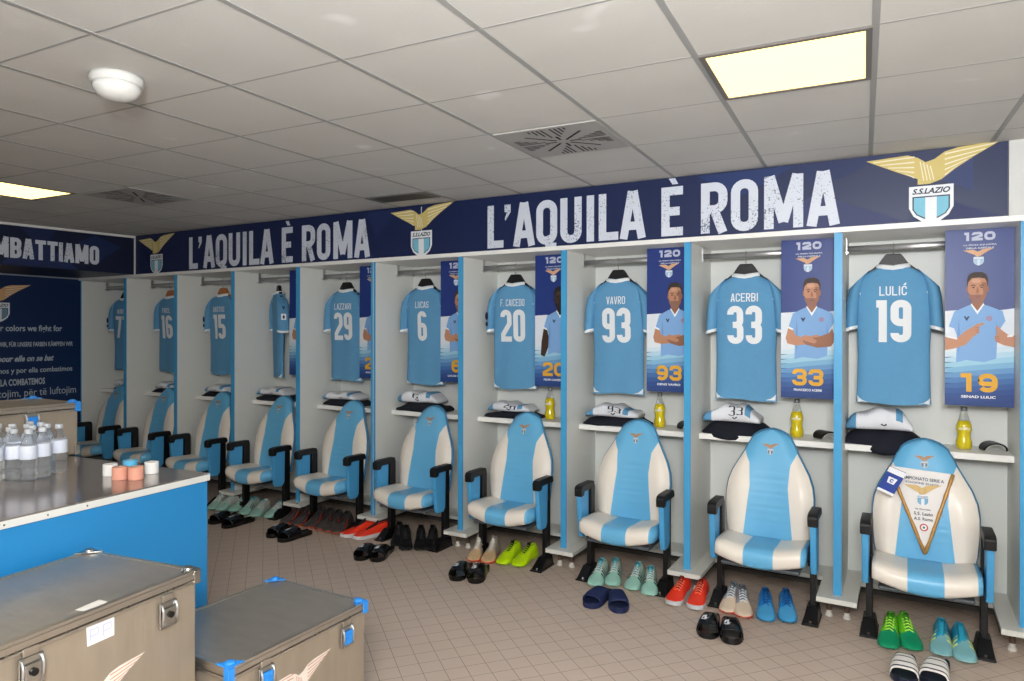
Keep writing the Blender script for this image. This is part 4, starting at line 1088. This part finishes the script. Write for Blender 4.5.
SL = [
 ('strip', (-0.01, 3.673, -0.02), (0.116, 3.705, -0.13), 'navy and white striped slide', 'in front of the green boots'),
 ('black', (-0.909, 3.696, 0.15), (-0.797, 3.691, 0.24), 'shiny black slide with white logo', 'in front of the grey boots'),
 ('navy', (-1.563, 3.754, -0.06), (-1.453, 3.762, 0.46), 'navy blue slide', 'in front of the mint boots'),
 ('black', (-2.509, 3.72, 0.3), (-2.386, 3.742, 0.33), 'black slide with white logo', 'in front of the translucent boots'),
 ('black', (-3.301, 3.707, 0.3), (-3.189, 3.741, 0.32), 'black slide', 'in front of the black boots'),
 ('black', (-4.218, 3.764, 0.06), (-4.043, 3.732, -0.09), 'black slide', 'in front of the charcoal boots'),
 ('black', (-4.923, 3.783, 0.03), (-4.722, 3.76, -0.03), 'black slide', 'in front of the whitish mint boots'),
] 
for lst, src, grp in ((PAIRS, kinds, 'pairs of footwear under the seats'), (SL, slides, 'pairs of slides on the floor')):
    for key, a, b, cw_, pw_ in lst:
        cat = 'slide sandal' if src is slides else 'running shoe' if 'running' in cw_ else 'football boot'
        place(src, key, a[0], a[1], a[2], cw_+' '+pw_+', its left one', cat, grp)
        place(src, key, b[0], b[1], b[2], cw_+' '+pw_+', its right one', cat, grp)

# ================================================================ PENNANT + ARMBAND on the nearest seat
cx9 = .082-.005
pn = empty('pennant', (cx9-.008, 4.09, .62), 0, 'white triangular match pennant with gold edges lying on the nearest seat back', 'pennant')
def bkx(z): t = (z-.355)/.635; return 4.055+.155+.135*t-.03*sin(pi*t)-.035-.010-4.09
def pf(u, v, L): return (u, bkx(v)-.010-.0012*L, v-.62)
TL, TR, BT = (-.155, .852), (.135, .835), (.010, .425)
pr = MB()
pts = [TL, TR, (.098, .69), (.055, .55), BT, (-.05, .56), (-.105, .71)]
pr.prism([(a, b) for a, b in pts], lambda u, v: pf(u, v, 0), lambda u, v: (pf(u, v, 0)[0], pf(u, v, 0)[1]+.006, pf(u, v, 0)[2]))
fixn(pr.build('cloth', mat('pennant_white', 'e9e6e4', .6, var=.02), pn))
g = MB()
for A, B in ((TL, BT), (TR, BT)):
    g.tube([pf(A[0]+(B[0]-A[0])*k/12, A[1]+(B[1]-A[1])*k/12, 3) for k in range(13)], [.0085+.0015*sin(k*2.4) for k in range(13)], 8)
g.build('gold_fringe', mat('gold_braid', 'b98a4c', .4, metal=.3, var=.3, vscale=60), pn, smooth=True)
pr = Print(pf); pr.layer = 1
put_text(pr, 'CAMPIONATO SERIE A', -.105, .795, .20, .016, '3a4258', .02, 0, -.008)
put_text(pr, 'STAGIONE 2019/20', -.08, .775, .15, .010, '5a6278', .02, 0, -.006)
crest(pr, 0, .722, .085, gold='cfae6a', cream='dfc48a', sky='7cb4d8', navy='4a6a98')
put_text(pr, '4^ Giornata'.replace('^', 'a'), -.035, .645, .07, .008, '3a4258', .02)
put_text(pr, 'S.S. Lazio', -.040, .618, .085, .016, '3a3f50', .02)
put_text(pr, 'A.S. Roma', -.040, .592, .085, .016, '3a3f50', .02)
pr.ell(.005, .558, .019, .019, 'c83a4a', 20); pr.up(); pr.ell(.005, .558, .013, .013, 'eeeeee', 20); pr.up(); pr.ell(.005, .558, .006, .006, '3a8a4a', 14)
pr.build('lettering', pn)
ab = empty('captain_armband', (cx9-.150, 4.085, .80), 0, 'blue and white armband hooked over the left top corner of the pennant', 'armband')
def af(u, v, L):
    a = -.42; x = u*cos(a)-v*sin(a); z = u*sin(a)+v*cos(a)
    return (x*1.2, -.010-.0008*L+.03*abs(x), z*1.1)
m = MB(); q = [(-.034, -.062), (.034, -.062), (.034, .062), (-.034, .062)]
m.prism(q, lambda u, v: af(u, v, 0), lambda u, v: (af(u, v, 0)[0], af(u, v, 0)[1]+.012, af(u, v, 0)[2]))
fixn(m.build('band', mat('band_blue', '1f3f96', .6), ab))
pr = Print(af); pr.layer = 1
pr.poly([(-.034, .036), (.034, .036), (.034, .062), (-.034, .062)], 'e8eaf0'); pr.poly([(-.034, -.062), (.034, -.062), (.034, -.050), (-.034, -.050)], 'e8eaf0')
pr.poly([(-.014, -.012), (.014, -.012), (.018, .018), (-.018, .018)], 'e8eaf0'); pr.up(); put_word(pr, 'C', -.007, -.006, .014, .018, .3, '2a6ab0')
pr.build('print', ab)

# ================================================================ TABLE (blue counter with steel top)
TX, TY, TA = -2.652, 1.964, radians(5.0)      # top far right corner; long edge runs towards -y, tilted 5 deg
ax_, ay_ = (cos(radians(-85.0)), sin(radians(-85.0)))      # along the long edge
tbl = empty('counter_table', (TX, TY, 0), TA, 'bright blue sided counter with reflective steel top at the left', 'table')
TW, TLn = 1.25, 2.6
MB().box(-TW+.01, -.008, -TLn+.01, -.008, .0, .915).build('body', TBLUE, tbl)
MB().box(-TW, 0, -TLn, 0, .918, .944).build('edge_band', mat('edge_band', 'dfe0dc', .4), tbl)
MB().box(-TW+.001, -.001, -TLn+.001, -.001, .944, .950).build('top', TTOP, tbl)
sc_ = MB()
for k in range(8): sc_.lathe([(.004, 0), (.004, .003)], 8, 0, (-.12, -.55-.17*k, .0))
sm = MB()
for k in range(8):
    y = -.55-.14*k
    sm.tube([(-.0005, y, .931), (.0015, y, .931)], .0035, 8)
sm.build('screws', STEEL, tbl)

# ================================================================ CASES
def latch(par, x, y, z, blue=False):
    """butterfly latch on the +x face"""
    m = MB().box(.0, .010, -.032, .032, -.050, .030); l = m.build('latch', STEEL, par, bevel=.003, loc=(x, y, z))
    MB().box(.010, .018, -.022, .022, -.040, .012).build('latch_plate', BLUEC if blue else STEEL, l, bevel=.003)
    MB().tube([(.018, 0, -.010), (.024, 0, -.010)], .010, 12).build('latch_knob', BLK if not blue else BLUEC, l)
    for sy in (-.026, .026): MB().tube([(.012, sy, -.045), (.018, sy, 0), (.012, sy, .025)], .004, 6).build('latch_wire', CHROME, l, smooth=True)
    MB().box(.0, .007, -.020, .020, .030, .052).build('strike', ALUE, l, bevel=.002)
def case(name, loc, rz, W, L, H, label, blue, latches, logo=None, paper=False, lid=.032):
    """origin = far right corner on the floor level of the case; x from -W to 0, y from -L to 0"""
    r = empty(name, loc, rz, label, 'metal case')
    MB().box(-W+.004, -.004, -L+.004, -.004, 0, H-lid-.003).build('body', ALU, r, bevel=.008)
    ld = MB().box(-W+.004, -.004, -L+.004, -.004, H-lid+.003, H-.003).build('lid', ALUT, r, bevel=.006)
    e = MB()
    for z0, z1 in ((H-lid+.003, H-.010), (H-lid-.010, H-lid-.001)):
        e.box(-.008, .002, -L, 0, z0, z1).box(-W-.002, -W+.008, -L, 0, z0, z1).box(-W, 0, -.008, .002, z0, z1).box(-W, 0, -L-.002, -L+.008, z0, z1)
    e.box(-.016, .001, -L, 0, H-.010, H+.001).box(-W-.001, -W+.016, -L, 0, H-.012, H+.001).box(-W, 0, -.016, .001, H-.012, H+.001).box(-W, 0, -L-.001, -L+.016, H-.012, H+.001)
    e.build('edge_profile', ALUE, r, bevel=.0025)
    rv = MB()
    for y in [-.10-.155*k for k in range(int(L/.155))]:
        for d in (0, .022): rv.lathe([(.0035, .0), (.0035, .0012)], 8, 0, (0, 0, 0)); 
    rv = MB()
    for y in [-.10-.16*k for k in range(int((L-.1)/.16))]:
        for d in (0, .024): rv.tube([(.002, y-d, H-.030), (.0042, y-d, H-.030)], .0035, 8)
    tag(rv.build('rivets', STEEL, r), kind='stuff')
    cm_ = BLUEC if blue else STEEL
    for X, sx in ((0, -1), (-W, 1)):
        for Y, sy in ((0, -1), (-L, 1)):
            m = MB()
            P = [(-.004, -.004), (.062, -.004), (.048, .022), (.022, .048), (-.004, .062)]
            m.prism([(X+a*sx, Y+b*sy) for a, b in P], lambda a, b: (a, b, H+.0), lambda a, b: (a, b, H+.005))
            m.box(min(X-sx*.006, X+sx*.02), max(X-sx*.006, X+sx*.02), min(Y-sy*.006, Y+sy*.02), max(Y-sy*.006, Y+sy*.02), H-.045, H+.0)
            m.lathe([(.019, .0), (.017, .006), (.011, .010), (.001, .011)], 14, 0, (X+sx*.022, Y+sy*.022, H+.004))
            fixn(m.build('corner_cap', cm_, r, bevel=.002))
            MB().box(min(X-sx*.004, X+sx*.022), max(X-sx*.004, X+sx*.022), min(Y-sy*.004, Y+sy*.022), max(Y-sy*.004, Y+sy*.022), .0, .05).build('corner_foot', STEEL, r, bevel=.003)
    for y, z in latches: latch(r, .002, y, z, blue)
    if logo:
        y, z, hs = logo
        pr = Print(lambda u, v, L_: (-.0030+.0006*L_, u, v)); crest(pr, y, z, hs, gold='e6dcd2', cream='c98f74', navy='6a7080', sky='b8c6cc', white='d8dad8', text=False)
        pr.build('eagle_print', r)
    if paper:
        m = Print(lambda u, v, L_: (-.0030+.0006*L_, u, v))
        m.poly([(-.385, .682), (-.302, .682), (-.302, .735), (-.388, .737)], 'e9edf4'); m.up()
        for a in (-.378, -.338):
            for q in ([(a, .694), (a+.003, .694), (a+.003, .726), (a, .726)], [(a, .724), (a+.026, .724), (a+.026, .727), (a, .727)], [(a+.024, .708), (a+.027, .708), (a+.027, .727), (a+.024, .727)], [(a, .706), (a+.026, .706), (a+.026, .709), (a, .709)]): m.poly(q, 'b4bce8')
        m.build('paper_label', r)
        m = Print(lambda u, v, L_: (v, u, H-.0022+.0006*L_)); m.poly([(-.385, -.056), (-.305, -.062), (-.308, -.020), (-.382, -.022)], 'dcd8d2'); m.build('sticker', r)
    return r
case('flight_case', (-2.045, 1.470, 0), radians(7.2), .52, .82, .78, 'tall aluminium case with paper label and steel corners in front of the counter', False,
     [(-.126, .690), (-.546, .700)], (-.345, .500, .145), True)
case('flight_case', (-1.916, 2.147, 0), radians(0), .532, .658, .47, 'low aluminium case with bright blue corners, nearest the middle of the floor', True,
     [(-.120, .385), (-.513, .392)], (-.345, .262, .15), False)
case('flight_case', (-3.62, 1.93, .9505), radians(0), .42, .80, .262, 'shallow aluminium case with blue corners lying on the counter behind the water bottles', True,
     [(-.22, .20), (-.62, .20)], None, False)

# ================================================================ WATER BOTTLES, TAPE
WB = mat('water_plastic', 'f2f6fa', .03, trans=.92, ior=1.25, var=0)
def water_bottle():
    r = empty('water_bottle')
    P = [(.020, 0), (.030, .004), (.0315, .015), (.029, .025), (.0315, .035), (.029, .05), (.0315, .06), (.0315, .13), (.027, .155), (.016, .178), (.012, .188), (.012, .196)]
    MB().lathe(P, 20).build('bottle_body', WB, r, smooth=True)
    MB().lathe([(.0318, .088), (.0322, .089), (.0322, .142), (.0316, .143)], 20).build('paper_band', mat('label_white', 'dfe6f4', .5, var=.02), r, smooth=True)
    MB().lathe([(.0145, .193), (.0150, .195), (.0150, .210), (.013, .212), (.001, .212)], 16).build('cap', mat('clear_cap', 'c2c6cc', .25), r, smooth=True)
    return r
wb = water_bottle(); n = 0
WBP = [(-3.233, 1.638), (-3.296, 1.621), (-3.197, 1.554), (-3.374, 1.634), (-3.284, 1.555), (-3.437, 1.619), (-3.177, 1.491), (-3.355, 1.57), (-3.235, 1.462), (-3.412, 1.537), (-3.311, 1.482), (-3.288, 1.42), (-3.469, 1.506), (-3.24, 1.39), (-3.36, 1.42)]
for n, (x, y) in enumerate(WBP):
    o = wb if n == 0 else copy_tree(wb)
    o.location = (x, y, .9502); o.rotation_euler = (0, 0, n*1.3)
    tag(o, 'clear water bottle with a white band in the cluster on the steel counter', 'bottle', 'water bottles clustered on the counter')
TP = {'salmon': mat('tape_salmon', 'e0a08a', .75), 'white': mat('tape_white', 'e6e6e4', .75), 'sky': mat('tape_sky', '5db8e4', .7)}
def tape(x, y, h, r_, c, label):
    r = empty('tape_roll', (x, y, .9502), 0, label, 'tape roll', 'rolls of tape on the counter')
    MB().lathe([(r_*.55, .001), (r_, 0), (r_*1.01, .003), (r_*1.01, h-.003), (r_, h), (r_*.55, h-.001), (r_*.5, h-.004), (r_*.5, .004)], 28).build('tape', TP[c], r, smooth=True)
    MB().lathe([(r_*.46, .002), (r_*.5, .002), (r_*.5, h-.002), (r_*.46, h-.002)], 20).build('core', mat('tape_core', 'c8b8a0', .8), r)
tape(-2.862, 1.689, .052, .0295, 'salmon', 'left salmon coloured roll of tape at the front of the group')
tape(-2.803, 1.722, .053, .0295, 'salmon', 'right salmon coloured roll of tape at the front of the group')
tape(-2.972, 1.712, .050, .028, 'white', 'white roll of tape at the left of the salmon rolls')
tape(-2.866, 1.832, .050, .028, 'white', 'white roll of tape at the right of the salmon rolls')
tape(-2.955, 1.790, .056, .029, 'sky', 'sky blue roll of tape behind the salmon rolls')
